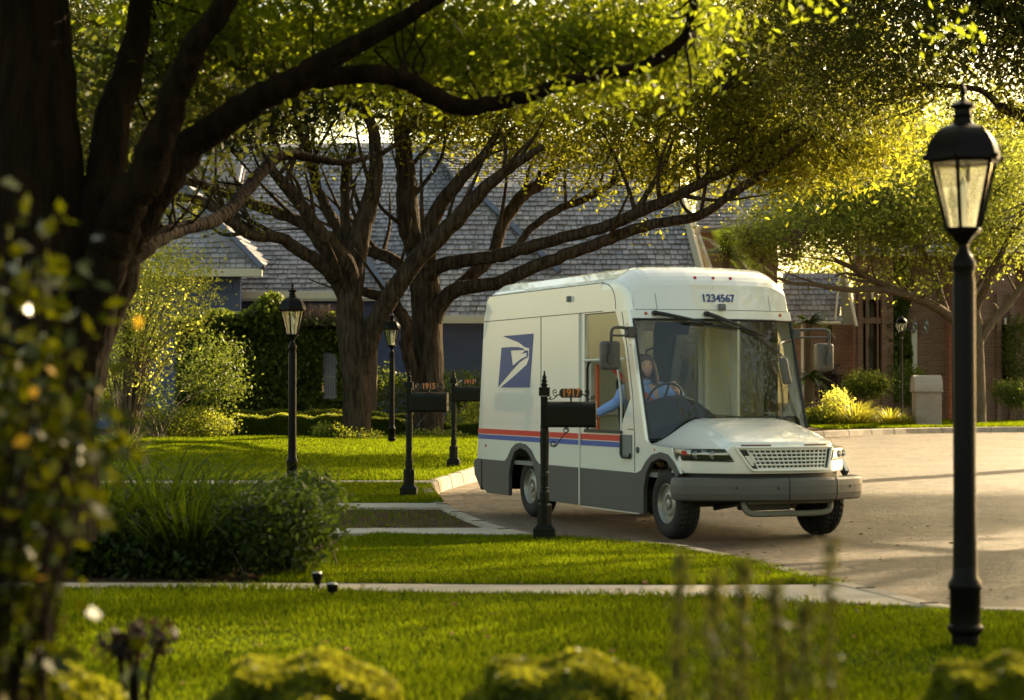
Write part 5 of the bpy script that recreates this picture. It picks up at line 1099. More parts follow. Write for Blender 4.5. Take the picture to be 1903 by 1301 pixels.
tree('near_oak', 'huge dark oak trunk on the left whose limbs cross high above the lawns', (P(60, 950, yl)[0], yl, hf(yl)), nearwood,
     [(nb, 22000, .066, M['leafnear'], 22, .15), (over, 30000, .14, M['leafnear'], 16, .22), (hang, 520, .062, M['leafnear'], 12, .10), (dk, 5500, .085, M['leafunlit'], 16, .17)], M['barkdark'], twig=260, twr=.012, maxd=1.3, n=16)
# --- forked oak (left of the pair behind the lawn)
ya = 48.0
woodA = [
 [(660, 830, ya, 36), (663, 806, ya, 29), (664, 740, ya, 26), (660, 690, ya, 26), (656, 640, ya, 27), (650, 590, ya, 26), (652, 540, ya, 23), (660, 480, ya, 22), (672, 425, ya, 19), (686, 380, ya, 17), (698, 320, ya, 14), (694, 250, ya, 11), (672, 180, ya, 7)],
 [(668, 690, ya, 24), (684, 635, ya, 21), (706, 585, ya - .2, 19), (740, 530, ya - .4, 18), (778, 478, ya - .6, 17), (828, 430, ya - .8, 16), (864, 390, ya - 1, 15), (906, 345, ya - 1.2, 12), (958, 305, ya - 1.4, 9), (1010, 272, ya - 1.6, 6)],
 [(655, 600, ya, 18), (634, 538, ya, 14), (604, 498, ya - .5, 13), (548, 459, ya - 1, 12), (519, 442, ya - 1.3, 11), (467, 437, ya - 1.8, 10), (427, 408, ya - 2.2, 10), (395, 385, ya - 2.4, 9), (354, 369, ya - 2.6, 8), (306, 369, ya - 3, 6)],
 [(655, 560, ya, 16), (650, 500, ya - .3, 15), (627, 465, ya - .6, 14), (590, 424, ya - .9, 13), (553, 373, ya - 1.2, 12), (515, 328, ya - 1.5, 10), (490, 290, ya - 1.8, 7)],
 [(660, 560, ya + .3, 14), (640, 510, ya + .5, 13), (600, 463, ya + .6, 12), (575, 424, ya + .8, 12), (535, 402, ya + 1, 11), (461, 376, ya + 1.2, 10), (387, 347, ya + 1.4, 9), (317, 328, ya + 1.6, 7), (260, 300, ya + 1.8, 4)],
 [(658, 520, ya + .4, 12), (630, 430, ya + .6, 11), (605, 384, ya + .7, 10), (583, 332, ya + .8, 8), (568, 270, ya + .9, 6), (540, 220, ya + 1, 4)],
 [(668, 500, ya + .3, 12), (645, 430, ya + .4, 10), (641, 370, ya + .5, 9), (643, 320, ya + .5, 8), (658, 270, ya + .5, 6)],
]
crA = [B(430, 170, 200, 110, 48, 3.0), B(560, 130, 220, 110, 48.5, 3.0), B(390, 230, 130, 40, 47, 2.0), B(640, 150, 140, 50, 49, 2), B(700, 90, 180, 90, 49, 3.0)]
crA2 = [B(330, 390, 50, 40, 46.5, 1.0, 700), B(560, 280, 110, 35, 48, 1.6, 1500), B(740, 240, 60, 40, 48.5, 1.4, 1200), B(420, 400, 110, 50, 46, 1.0, 700), B(610, 330, 80, 40, 48, 1, 500)]
tree('forked_oak', 'oak with a trunk forking low on the lawn, left of the thick trunked oak', (P(662, 813, ya)[0], ya, hf(ya)), woodA,
     [([B(300, -260, 500, 170, 46, 4), B(-100, -100, 350, 250, 46, 4)], 30000, .15, M['leafunlit'], 26, .40), (crA + [B(120, 120, 120, 140, 48, 2.5), B(250, 60, 140, 90, 48, 2.5), B(180, 260, 110, 80, 47, 2)], 62000, .12, M['leafunlit'], 26, .34), (crA2, 2600, .12, M['leafmid'], 14, .22)], M['bark'], twig=500, twr=.025, maxd=4, n=14, side=46)  # first crown lies above the view, added for overhead shade
# --- thick-trunked oak with the long limb sweeping right over the truck
yb = 49.5
woodB = [
 [(796, 832, yb, 38), (796, 806, yb, 30), (797, 740, yb, 28), (796, 650, yb, 28), (792, 560, yb, 29), (786, 500, yb, 27), (772, 450, yb, 23), (760, 420, yb, 22), (755, 350, yb, 20), (752, 300, yb, 17), (744, 220, yb, 12), (750, 140, yb, 8)],
 [(790, 500, yb - .3, 18), (800, 430, yb - .5, 16), (816, 385, yb - .6, 14), (858, 332, yb - .8, 12), (893, 295, yb - 1, 9), (930, 240, yb - 1.2, 6)],
 [(795, 520, yb - .2, 16), (815, 494, yb - .4, 14), (870, 483, yb - .8, 13), (914, 477, yb - 1.1, 12), (962, 465, yb - 1.5, 12), (1043, 443, yb - 2, 11), (1135, 417, yb - 2.6, 11), (1209, 384, yb - 3.1, 11), (1250, 368, yb - 3.4, 10), (1312, 335, yb - 3.8, 9), (1381, 302, yb - 4.3, 8), (1464, 239, yb - 4.9, 5), (1530, 190, yb - 5.3, 3)],
 [(800, 610, yb, 20), (818, 565, yb - .2, 16), (853, 537, yb - .5, 14), (920, 527, yb - 1, 13), (965, 508, yb - 1.4, 13), (1035, 480, yb - 1.9, 12), (1117, 450, yb - 2.5, 11), (1198, 421, yb - 3.1, 10), (1291, 404, yb - 3.8, 9), (1330, 382, yb - 4.1, 8), (1371, 353, yb - 4.4, 8), (1423, 318, yb - 4.8, 7), (1475, 277, yb - 5.2, 4), (1530, 240, yb - 5.6, 2.5)],
 [(812, 580, yb + .5, 14), (832, 550, yb + .6, 13), (877, 511, yb + .8, 13), (917, 470, yb + 1, 12), (934, 417, yb + 1.2, 12), (973, 362, yb + 1.4, 12), (1013, 336, yb + 1.6, 11), (1065, 277, yb + 1.8, 7), (1120, 220, yb + 2, 4)],
 [(920, 480, yb - .9, 8), (955, 470, yb - 1, 8), (987, 424, yb - .8, 7), (1043, 387, yb - .6, 7), (1080, 373, yb - .5, 7), (1135, 343, yb - .4, 6), (1187, 295, yb - .2, 5), (1240, 240, yb, 3)],
 [(1165, 405, yb - 2.9, 6), (1187, 384, yb - 3, 6), (1212, 343, yb - 3.1, 5), (1235, 306, yb - 3.2, 5), (1250, 260, yb - 3.2, 3)],
 [(782, 530, yb + .4, 14), (754, 500, yb + .6, 13), (711, 473, yb + .9, 11), (688, 469, yb + 1.1, 10), (650, 440, yb + 1.3, 8), (620, 400, yb + 1.5, 5)],
 [(775, 730, yb - .2, 13), (757, 650, yb - .4, 12), (755, 605, yb - .5, 12), (737, 573, yb - .6, 11), (719, 554, yb - .6, 10), (673, 542, yb - .4, 9), (620, 520, yb - .2, 5)],
]
crB = [B(900, 215, 190, 70, 49.5, 2.5), B(1090, 230, 190, 75, 49, 2.6), B(1240, 250, 150, 90, 47.5, 2.6), B(1000, 110, 320, 100, 50, 3), B(1310, 120, 190, 140, 47, 3), B(790, 200, 70, 55, 50, 1.6), B(860, 130, 140, 80, 50, 2.5), B(1380, 220, 110, 90, 46, 2)]
crG = [B(1450, 150, 120, 150, 46, 2.6), B(1540, 250, 100, 110, 45.5, 2.4), B(1500, 50, 170, 110, 46, 2.6), B(1620, 230, 80, 70, 45, 2), B(1440, 300, 80, 60, 45.5, 1.6)]
crB2 = [B(1150, 330, 130, 40, 48, 1.4, 1400), B(1300, 345, 90, 50, 46.5, 1.2, 1500), B(930, 285, 90, 40, 49, 1.3, 1100), B(1050, 320, 90, 30, 49.5, 1.2, 600), B(1350, 290, 100, 50, 45.5, 1.3, 2200), B(1440, 300, 60, 60, 45, 1.2, 1400), B(1240, 400, 60, 25, 46.5, .8, 220)]
tree('thick_oak', 'thick trunked oak with long limbs sweeping right above the truck roof', (P(796, 810, yb)[0], yb, hf(yb)), woodB,
     [([B(950, -240, 450, 160, 45, 4), B(1000, -330, 500, 120, 38, 4)], 36000, .15, M['leafmid'], 40, .40), (crB, 52000, .14, M['leafmid'], 75, .36), (crB2, 4600, .12, M['leafmid'], 14, .22), (crG, 26000, .14, M['leafmid'], 75, .38)], M['bark'], twig=600, twr=.025, maxd=4, n=14, side=60)  # first crown, above the frame, put in to shade the ground
# --- trees on the right
yr = 63.0
woodR = [
 [(1816, 800, yr, 20), (1816, 770, yr, 17), (1814, 680, yr, 16), (1812, 620, yr, 16), (1806, 560, yr, 12), (1798, 480, yr, 9), (1780, 400, yr, 6), (1770, 330, yr, 4)],
 [(1812, 630, yr, 12), (1767, 589, yr - .4, 9), (1727, 564, yr - .8, 9), (1684, 547, yr - 1.2, 8), (1642, 530, yr - 1.6, 7), (1599, 507, yr - 2, 5), (1550, 480, yr - 2.4, 3)],
 [(1700, 553, yr - 1, 7), (1642, 539, yr - 1.8, 6), (1571, 538, yr - 2.4, 5), (1514, 529, yr - 3, 4), (1471, 526, yr - 3.4, 3), (1440, 515, yr - 3.7, 2)],
 [(1814, 640, yr, 11), (1834, 610, yr, 9), (1857, 583, yr + .2, 8), (1900, 535, yr + .5, 6), (1960, 480, yr + 1, 4)],
 [(1806, 580, yr, 9), (1840, 520, yr - .5, 7), (1880, 430, yr - 1, 4)], [(1760, 585, yr - .4, 7), (1730, 500, yr + .4, 6), (1690, 420, yr + .8, 4), (1650, 360, yr + 1, 3)]]
crR = [B(1510, 420, 100, 50, 60.5, 2.4), B(1620, 405, 130, 65, 61, 2.6), B(1740, 425, 130, 55, 62, 2.6), B(1860, 415, 110, 75, 63, 2.6), B(1560, 360, 150, 80, 62, 2.8), B(1700, 340, 150, 90, 63, 3), B(1850, 320, 130, 90, 64, 3), B(1620, 270, 140, 80, 64, 3)]
tree('spreading_tree', 'spreading tree with low forked limbs before the brick house', (P(1816, 790, yr)[0], yr, hf(yr)), woodR,
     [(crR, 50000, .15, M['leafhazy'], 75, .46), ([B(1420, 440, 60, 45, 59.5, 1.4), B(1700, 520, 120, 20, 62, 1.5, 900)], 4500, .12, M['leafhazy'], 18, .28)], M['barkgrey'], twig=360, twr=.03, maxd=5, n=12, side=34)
yu = 40.0
woodU = [[(2150, 900, yu, 36), (2140, 600, yu, 34), (2110, 400, yu, 28), (2000, 270, yu, 17), (1903, 215, yu, 11), (1862, 200, yu, 8), (1830, 172, yu, 6), (1790, 162, yu, 5), (1720, 158, yu, 3)], [(2110, 400, yu, 24), (2080, 250, yu, 20), (2000, 120, yu, 16), (1880, 30, yu - .5, 12), (1750, -30, yu - 1, 9), (1600, -60, yu - 2, 5)]]
crU = [B(1650, 60, 150, 110, 40, 2.2), B(1820, 70, 140, 85, 40, 2.2), B(1500, 90, 120, 130, 41, 2.2), B(1600, 180, 100, 70, 41, 1.6), B(2000, 60, 200, 170, 40, 2.6), B(2300, -20, 300, 260, 39, 3.2), B(2600, 60, 250, 260, 38, 3), B(1450, -60, 250, 90, 41, 2.4), B(1750, -80, 300, 90, 40, 2.6)]
tree('shade_tree', 'dark leafy tree hanging over the road above the closest lantern', (P(2150, 860, yu)[0], yu, hf(yu)), woodU,
     [(crU, 80000, .14, M['leafunlit'], 40, .38), ([B(1700, -260, 350, 140, 39, 3), B(2100, -280, 320, 180, 39, 3.2), B(1350, -300, 200, 110, 40, 2.5)], 42000, .14, M['leafmid'], 26, .38), ([B(1880, 215, 60, 18, 40, .8), B(1730, 170, 60, 20, 40, .6, 700)], 700, .12, M['leafmid'], 14, .2)], M['bark'], twig=220, twr=.03, maxd=4)  # crown parts beyond the frame added to shade truck and lawns
for i, (x_, y_, hgt, lab) in enumerate([(14.4, 29.0, 13.0, 'unseen oak added across the road to shade the lawns'), (15.6, 21.6, 10.0, 'smaller unseen oak added to shade the near lawn'), (12.6, 13.6, 10.5, 'unseen oak added nearest the camera to reflect in the windshield')]):  # oaks added out of view for lawn shade and windshield reflections
    K = (1.55, 1.0, 1.1)[i]; h0 = hf(y_); o = thing('unseen_shade_oak', lab, 'tree', (x_, y_, h0), 0, 'oaks added out of view'); wb_ = MB(); top = np.array([x_, y_, h0 + hgt * .55])
    wb_.tube([(x_, y_, h0 - .1), (x_ + .1, y_, h0 + 1.5), tuple(top)], [.42, .34, .26], 12)
    bl_ = [((x_ + a * K, y_ + b * K, h0 + c * hgt / 8.5), (r_ * K, r_ * K, r_ * K * .6), r_ ** 3) for a, b, c, r_ in [(-3, -1.5, 5.6, 2.2), (-1.2, 1.5, 6.6, 2.4), (1.8, -1, 6.2, 2.4), (2.8, 2, 5.6, 2.2), (-2.0, -4.2, 5.0, 1.9), (.3, 4.4, 5.4, 2.0), (0, 0, 8.4, 2.0)]]
    for b in bl_: wb_.tube([tuple(x) for x in smoothpts([top - np.array([0, 0, .8]), (top + b[0]) / 2 + np.array([0, 0, -.3]), b[0]], 4)], np.linspace(.16, .04, 9), 8)
    c, cc = crown(None, bl_, (42000, 21000, 26000)[i], (.16, .13, .14)[i], M['leafmid'], 160, .44); c.parent = o; ip(c, o); ip(obj('trunk', wb_, M['bark'], o, angle=70), o)
for i, (px, y, bl_, lab, n_) in enumerate([
    (1880, 80, [B(1700, 200, 160, 160, 80, 3), B(1800, 300, 170, 110, 80, 3), B(1950, 260, 170, 130, 80, 3), B(1860, 420, 160, 90, 80, 3)], 'pale hazy tree far behind the brick house', 34000),
    (200, 76, [B(480, 190, 200, 110, 76, 3), B(800, 180, 200, 70, 76, 3, 9000), B(100, 150, 140, 140, 76, 3), B(150, 330, 180, 140, 76, 3), B(330, 250, 150, 70, 76, 3), B(100, 500, 130, 120, 76, 2.5)], 'shaded tree behind the left end of the blue house', 36000),
    (1420, 86, [B(1420, 330, 160, 100, 86, 3), B(1560, 470, 110, 100, 86, 3)], 'distant tree in the gap between the two houses', 20000)]):
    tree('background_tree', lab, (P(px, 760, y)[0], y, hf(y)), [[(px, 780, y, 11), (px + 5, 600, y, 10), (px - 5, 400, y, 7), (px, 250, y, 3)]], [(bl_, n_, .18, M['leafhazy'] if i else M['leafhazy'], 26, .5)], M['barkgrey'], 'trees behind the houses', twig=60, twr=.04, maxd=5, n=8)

# palm in the gap, its fronds arching
def fan_palm(label, px, py, y, L_, n, h, m):
    o = thing('palm', label, 'palm', (P(px, py, y)[0], y, hf(y)), 0); top = np.array(P(px, py, y)); base = np.array([top[0], y, hf(y)])
    t = MB(); t.tube([tuple(base + (top - base) * k) for k in np.linspace(0, 1, 6)], [.16, .14, .13, .13, .14, .10], 10, True, .12); ip(obj('trunk', t, M['barkgrey'], o, angle=70), o)
    V = []; F = []
    for i in range(n):
        a = random.uniform(0, 2 * math.pi); el = random.uniform(-.2, 1.2); d = np.array([math.cos(a) * math.cos(el), math.sin(a) * math.cos(el), math.sin(el)]); l = L_ * random.uniform(.7, 1.1); sdv = np.cross(d, [0, 0, 1]); sdv /= np.linalg.norm(sdv)
        for k in range(26):
            t_ = k / 25; c = top + d * l * t_ - np.array([0, 0, .55 * l * t_ * t_]); tang = d - np.array([0, 0, 1.1 * t_]); tang /= np.linalg.norm(tang)
            for s_ in (-1, 1):
                ll = .32 * l * (1 - .75 * t_) ; e = c + sdv * s_ * ll * .75 + tang * ll * .6 - np.array([0, 0, .25 * ll]); wv = tang * .02; o_ = len(V); V += [c - wv, c + wv, e]; F.append((o_, o_ + 1, o_ + 2))
    me = mesh_from('fronds', np.array(V), np.array(F), 3); ip(obj('fronds', me, m, o, smooth=False, recalc=False), o); return o
fan_palm('feathery palm between the blue house gable and the truck roof', 1350, 470, 64, 2.0, 26, 3, M['leafbush'])
fan_palm('low palm like shrub beside the far side mirror of the truck', 1503, 600, 66, 1.0, 18, 1.5, M['leafbush'])
fan_palm('lower palm like shrub growing below the far mirror', 1505, 700, 65, .9, 18, 1.2, M['leafbush'])

# ================================================================== SHRUBS AND HEDGES
def shrub(name, label, cat, base, blobs, n, size, m, stems=8, sr=.012, clump_n=20, clump_r=.15, ratio=.5, group=None, stemm=None, shell=.6):
    o = thing(name, label, cat, base, 0, group); c, cc = crown(o, blobs, n, size, m, clump_n, clump_r, 'foliage', ratio, shell); ip(c, o)
    if stems:
        sb = MB(); b = np.array(base)
        for q in cc[RNG.permutation(len(cc))[:stems]]:
            a = b + RNG.normal(size=3) * np.array([.12, .12, 0]); mid = a * .5 + q * .5 + np.array([0, 0, .15 * np.linalg.norm(q - a)]) * .6 + (a - q) * np.array([.12, .12, 0]); sb.tube([tuple(x) for x in smoothpts([a, mid, q], 4)], np.linspace(sr, sr * .35, 9), 5, False)
        ip(obj('stems', sb, stemm or M['stem'], o, smooth=False, recalc=False), o)
    return o
gp_ = lambda px, y: (P(px, 700, y)[0], y, hf(y))
shrub('flowering_shrub', 'tall loose yellow green shrub glowing in the sun behind the near oak', 'shrub', gp_(235, 45), [B(300, 560, 100, 90, 45, 1.2), B(252, 650, 70, 80, 45, 1.2), B(320, 495, 75, 50, 45, 1.0, 3000), B(230, 560, 70, 120, 45, 1.2), B(250, 480, 60, 50, 45, .9, 2200)], 10500, .085, M['leafshrub'], 90, .022, 16, .2, stemm=M['barkgrey'], shell=.3)
shrub('dark_shrub', 'dark green shrub growing below the yellow green shrub', 'shrub', gp_(300, 47), [B(235, 735, 70, 36, 47, 1.0), B(190, 730, 80, 50, 47, 1.0), B(400, 690, 60, 70, 49, .8)], 8000, .09, M['leafivy'], 12, .02, 18, .18)
def hedge(label, px0, px1, py0, py1, y, dep, n, size=.05, loose=.018, m=None):
    x0, x1 = P(px0, 700, y)[0], P(px1, 700, y)[0]; zt_ = P(0, py0, y)[2]; zb_ = hf(y); o = thing('clipped_hedge', label, 'hedge', ((x0 + x1) / 2, y + dep / 2, zb_), 0, 'clipped box hedges behind the lawn')
    f = RNG.uniform(0, 1, n); X_ = RNG.uniform(x0, x1, n); top = f < .45; lump = .035 * np.sin(X_ * 5.1 + y) + .02 * np.sin(X_ * 11 + 2)
    Zt = zt_ + .03 + lump; Yv = np.where(top, RNG.uniform(y, y + dep, n), y + np.abs(RNG.normal(0, .035, n)) + .05 * np.sin(X_ * 4.3)); Zv = np.where(top, Zt - np.abs(RNG.normal(0, .05, n)), zb_ + (Zt - zb_) * RNG.uniform(0, 1, n) ** .8)
    C = np.stack([X_, Yv, Zv], 1) + RNG.normal(size=(n, 3)) * loose; ip(obj('foliage', leaf_mesh('foliage', C, size, .6), m or M['leafhedge'], o, smooth=False, recalc=False), o)
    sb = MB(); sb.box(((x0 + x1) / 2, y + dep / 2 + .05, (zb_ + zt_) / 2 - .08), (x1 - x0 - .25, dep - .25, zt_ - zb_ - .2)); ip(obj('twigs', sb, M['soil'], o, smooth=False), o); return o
hedge('long clipped hedge running behind the left lamp to the forked oak', 432, 640, 776, 812, 49.0, .9, 26000)
hedge('higher clipped hedge row behind, topmost of the hedges left of the forked oak', 320, 640, 766, 790, 51.2, .8, 15000)
hedge('clipped hedge between the two oak trunks', 688, 765, 782, 815, 49.6, .9, 11000)
hedge('back hedge row between the two oak trunks', 690, 770, 772, 790, 51.5, .8, 7000)
hedge('clipped hedge just right of the thick oak trunk', 826, 900, 790, 816, 49.5, 1.0, 10000)
shrub('rounded_shrub', 'feathery rounded shrub at the left end of the hedges', 'shrub', gp_(360, 48.5), [B(350, 785, 85, 30, 48.5, .8), B(280, 790, 60, 30, 48.5, .8), B(400, 792, 40, 22, 48.3, .6)], 10000, .06, M['leafhedge'], 8, clump_r=.10)
shrub('rounded_shrub', 'loose bright shrub behind mailbox 1913', 'shrub', gp_(872, 50.5), [B(870, 790, 50, 32, 50.5, .7), B(900, 770, 40, 40, 51, .7)], 5500, .07, M['leafhedge'], 8, clump_r=.10)
shrub('rounded_shrub', 'dark shrub against the blue wall behind the two rear mailboxes', 'shrub', gp_(860, 54), [B(850, 730, 70, 40, 54, .8), B(720, 740, 60, 60, 54, .8), B(900, 740, 50, 40, 54, .8)], 9000, .09, M['leafivy'], 8, clump_r=.12)
shrub('ground_cover', 'low leafy plants around the foot of the forked oak', 'ground cover', gp_(650, 47.2), [B(650, 812, 75, 10, 47.2, .5), B(610, 806, 25, 16, 47.0, .3, 900)], 3200, .08, M['leafhedge'], 8, clump_r=.07)
shrub('ground_cover', 'low leafy plants around the foot of the thick oak', 'ground cover', gp_(800, 48.8), [B(805, 812, 60, 8, 48.8, .5)], 1800, .08, M['leafivy'], 8, clump_r=.07)
# dark bed on the left: leafy bushes and arching strap leaves
yd = 15.2
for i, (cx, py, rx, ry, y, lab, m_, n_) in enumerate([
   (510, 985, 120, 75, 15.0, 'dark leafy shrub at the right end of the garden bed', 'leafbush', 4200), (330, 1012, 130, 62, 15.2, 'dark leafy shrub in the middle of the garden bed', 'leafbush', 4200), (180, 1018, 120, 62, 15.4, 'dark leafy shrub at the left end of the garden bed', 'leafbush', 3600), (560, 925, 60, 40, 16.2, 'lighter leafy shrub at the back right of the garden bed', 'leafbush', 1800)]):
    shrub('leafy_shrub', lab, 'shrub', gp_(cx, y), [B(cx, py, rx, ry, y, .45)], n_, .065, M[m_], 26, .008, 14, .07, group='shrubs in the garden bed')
def straps(name, label, cat, px, py, y, n, L_, wd, m, spread=.9, group=None, up=.5, base_r=.15):
    h = hf(y); b0 = np.array([P(px, py, y)[0], y, h]); V = []; F = []
    for i in range(n):
        a = random.uniform(0, 2 * math.pi); l = L_ * random.uniform(.6, 1.15); el = random.uniform(up, 1.5); d = np.array([math.cos(a) * math.cos(el), math.sin(a) * math.cos(el), math.sin(el)]); s_ = np.array([-math.sin(a), math.cos(a), 0]) * wd; b = b0 + np.array([math.cos(a), math.sin(a), 0]) * random.uniform(0, base_r); o_ = len(V); K = 6
        for k in range(K + 1):
            t = k / K; c = b + d * l * t + np.array([math.cos(a), math.sin(a), 0]) * l * .30 * t * t * spread - np.array([0, 0, 1]) * l * .42 * t ** 2.6 * spread; w_ = s_ * (1 - t) ** .7 * (.6 + .8 * min(t * 3, 1)); V += [c - w_, c + w_]
        F += [(o_ + 2 * k, o_ + 2 * k + 1, o_ + 2 * k + 3, o_ + 2 * k + 2) for k in range(K)]
    o = obj(name, mesh_from(name, np.array(V) - b0, np.array(F), 4), m, None, smooth=False, recalc=False); o.location = b0; return tag(o, label, cat, group)
for i, (px, y, L_, lab) in enumerate([(300, 15.9, 1.45, 'biggest arching strap leaved plant in the middle of the garden bed'), (190, 15.8, 1.4, 'strap leaved plant just right of the big oak trunk'), (400, 16.3, 1.35, 'strap leaved plant with leaves leaning over the lawn edge'), (120, 15.9, 1.3, 'strap leaved plant half hidden by the blurred bush'), (350, 15.3, 1.1, 'lower strap leaved plant in front of the biggest one')]):
    straps('strap_plant', lab, 'plant', px, 950, y, 420, L_, .0085, M['leafstrap'], .95, 'strap leaved plants', .8, .35)
straps('strap_plant', 'pale arching grass clump at the left end of the far lawn', 'plant', 225, 830, 36, 220, .9, .02, M['leafgrass'], 1.0, 'strap leaved plants', .5, .3)
# ornamental grasses and flowers in front of the brick house
for px, py, y, n, L_, lab in [(1592, 786, 61.5, 420, 1.15, 'biggest golden ornamental grass clump before the brick house'), (1655, 786, 61.3, 300, .85, 'golden grass clump just left of the brick mailbox pillar'), (1518, 770, 63, 220, .8, 'small golden grass clump beside the truck mirror'), (1682, 788, 61.2, 200, .6, 'low golden grass tuft at the foot of the brick mailbox pillar')]:
    straps('ornamental_grass', lab, 'grass clump', px, py, y, n, L_, .016, M['leafgrass'], .8, 'golden grasses', .45, .35)
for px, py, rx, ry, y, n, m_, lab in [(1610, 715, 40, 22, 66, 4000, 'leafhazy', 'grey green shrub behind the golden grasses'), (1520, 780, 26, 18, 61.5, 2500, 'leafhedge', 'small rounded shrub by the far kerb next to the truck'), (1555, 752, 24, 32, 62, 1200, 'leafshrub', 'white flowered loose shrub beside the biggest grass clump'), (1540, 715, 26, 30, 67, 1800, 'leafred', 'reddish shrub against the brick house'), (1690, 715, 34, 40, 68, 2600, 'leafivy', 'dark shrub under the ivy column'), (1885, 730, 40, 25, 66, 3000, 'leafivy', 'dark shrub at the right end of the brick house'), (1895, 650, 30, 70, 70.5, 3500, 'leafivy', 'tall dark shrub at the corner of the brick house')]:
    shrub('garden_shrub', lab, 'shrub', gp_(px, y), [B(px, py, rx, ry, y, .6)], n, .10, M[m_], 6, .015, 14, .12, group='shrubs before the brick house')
iv = thing('ivy_column', 'narrow column of dark ivy climbing the brick house', 'ivy', (P(1668, 740, 71.2)[0], 71.2, hf(70)))
n_ = 9000; ix = RNG.uniform(1646, 1690, n_); iz = RNG.uniform(490, 745, n_); C = np.array([P(a + 5 * math.sin(b * .05), b, 71.35 - abs(random.gauss(0, .14))) for a, b in zip(ix, iz)]); ip(obj('ivy', leaf_mesh('ivy', C, .15, .8), M['leafivy'], iv, smooth=False, recalc=False), iv)

# ================================================================== FOREGROUND, OUT OF FOCUS
def boxwood(label, px, py, rx, ry, y, n):
    o = thing('boxwood', label, 'boxwood', gp_(px, y), 0, 'round boxwoods before the near lawn'); s = ppm(y); c = P(px, py + ry, y); rad = np.array([rx / s, min(rx / s, .45), ry / s])
    d = rand_dirs(n); d[:, 2] = np.abs(d[:, 2]) * 1.0 - .25; lump = 1 + .06 * np.sin(d[:, 0] * 9) + .05 * np.sin(d[:, 1] * 11 + 1) ; C = c + d * rad * ((lump + .07 * np.sin(d[:, 2] * 8 + d[:, 0] * 5)) * (1.02 - np.abs(RNG.normal(0, .05, n))))[:, None]
    ip(obj('foliage', leaf_mesh('foliage', C, .027, .7), M['leafbox'], o, smooth=False, recalc=False), o)
    sb = MB(); sb.lathe([(.02, hf(y) - c[2]), (.60, -.3), (.66, 0), (.52, .45), (.25, .62), (.0, .68)], (0, 0, 0), 14)
    sb.v = [(c[0] + x * rad[0] * 1.05, c[1] + yy * rad[1] * 1.05, c[2] + (z * rad[2] if z > -.31 else z)) for x, yy, z in sb.v]; ip(obj('twigs', sb, M['soil'], o), o); return o
boxwood('round boxwood below the blurred glossy bush', 70, 1214, 165, 120, 5.6, 15000)
boxwood('round boxwood just right of the dark three stemmed plant', 565, 1192, 178, 120, 5.8, 15000)
boxwood('round boxwood just left of the flower stalks', 1045, 1192, 185, 120, 5.8, 15000)
boxwood('round boxwood at the foot of the closest lantern', 1850, 1197, 150, 130, 5.4, 15000)
# three-stemmed plant with dark red tops
y = 6.2; o = thing('red_plant', 'small dark plant with three stems and reddish tops between two boxwoods', 'plant', gp_(255, y)); sb = MB(); tips = []
for a, b in ((212, 1195), (258, 1178), (300, 1190), (240, 1205)):
    q = [np.array(gp_(255, y)), np.array(P(250 + (a - 250) * .55, 1265, y)), np.array(P(a, b, y))]; sb.tube([tuple(x) for x in smoothpts(q, 4)], .010, 6); tips.append(q[-1])
ip(obj('stems', sb, M['barkdark'], o), o); C = np.concatenate([t + RNG.normal(size=(45, 3)) * np.array([.028, .028, .022]) for t in tips]); ip(obj('foliage', leaf_mesh('foliage', C, .04, .6), M['leafred'], o, smooth=False, recalc=False), o)
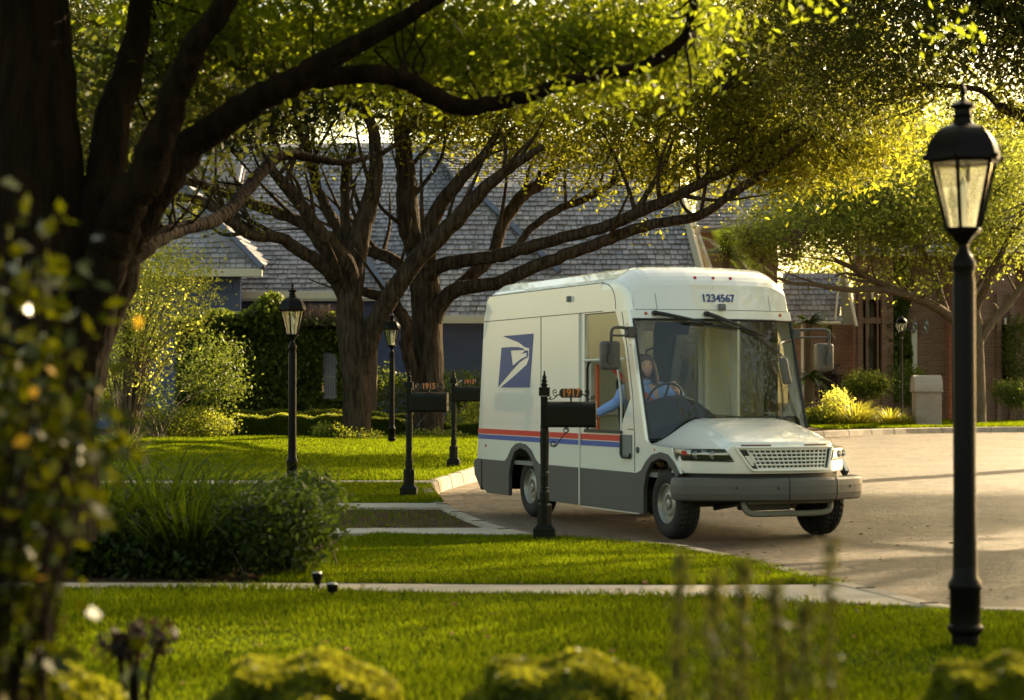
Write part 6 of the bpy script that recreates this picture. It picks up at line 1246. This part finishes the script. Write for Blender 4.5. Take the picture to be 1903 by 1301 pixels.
# tall thin stalks in front of the lawn, right of centre
y = 4.3
for i, (px, top, n_, lab) in enumerate([(1265, 1030, 60, 'thin blurred flower stalk leftmost of the stalks'), (1330, 1075, 80, 'broad blurred flower stalk second from the left'), (1385, 1045, 80, 'blurred flower stalk in the middle of the stalks'), (1440, 1085, 90, 'bushy blurred flower stalk right of the middle'), (1495, 1120, 70, 'short blurred flower stalk among the stalks'), (1545, 1000, 60, 'tallest blurred flower stalk at the right')]):
    yy = y + random.uniform(-.3, .4); b0 = np.array(gp_(px + random.uniform(-15, 25), yy)); t0 = P(px, top, yy); o = thing('flower_stalk', lab, 'plant', tuple(b0), 0, 'flower stalks'); sb = MB(); pp = smoothpts([b0, b0 * .5 + t0 * .5 + np.array([random.uniform(-.02, .02), 0, 0]), t0], 6); sb.tube([tuple(x) for x in pp], np.linspace(.006, .003, len(pp)), 5)
    ip(obj('stem', sb, M['leafstalk'], o, smooth=False, recalc=False), o); tt = RNG.uniform(.0, 1, n_ * 5); C = np.stack([np.interp(tt, np.linspace(0, 1, len(pp)), pp[:, k]) for k in range(3)], 1) + RNG.normal(size=(n_ * 5, 3)) * (np.array([.026, .026, .01]) * (1.25 - tt[:, None] * .8)); ip(obj('foliage', leaf_mesh('foliage', C, .042, .22, flat=-1.2), M['leafstalk'], o, smooth=False, recalc=False), o)
straps('spiky_plant', 'clump of upright narrow leaves under the flower stalks', 'plant', 1430, 1300, 5.1, 130, .42, .006, M['leafstalk'], .25, None, 1.1, .28)
# the close leafy bush at the left edge
yn = 4.6
o = thing('foreground_bush', 'blurred glossy leafed bush with yellow leaves before the near oak', 'bush', gp_(20, yn)); fb = [B(40, 480, 70, 90, yn, .18), B(10, 620, 70, 110, yn, .2), B(110, 560, 50, 90, yn, .15, 2500), B(60, 760, 120, 120, yn, .2), B(140, 820, 60, 100, yn, .15), B(60, 950, 120, 110, yn, .2), B(20, 1100, 80, 110, yn, .2, 12000), B(150, 960, 50, 70, yn, .12, 2500), B(-60, 800, 100, 400, yn, .25, 20000), B(100, 430, 40, 40, yn, .1, 900), B(40, 1230, 80, 110, yn, .2, 9000)]
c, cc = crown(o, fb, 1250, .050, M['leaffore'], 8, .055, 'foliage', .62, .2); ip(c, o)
gC = np.array([P(a, b, yn - .2) for a, b in ((258, 598), (62, 728), (80, 1072), (40, 820), (95, 690))]); ip(obj('yellow_leaves', leaf_mesh('yellow_leaves', gC, .036, .7), M['leafgold'], o, smooth=False, recalc=False), o)
sb = MB(); b = np.array(gp_(20, yn))
for q in cc[RNG.permutation(len(cc))[:50]]: sb.tube([tuple(x) for x in smoothpts([b + RNG.normal(size=3) * np.array([.08, .05, 0]), b * .4 + q * .6 + np.array([-.03, 0, .05]), q], 4)], np.linspace(.010, .003, 9), 5, False)
ip(obj('stems', sb, M['barkdark'], o, smooth=False, recalc=False), o)
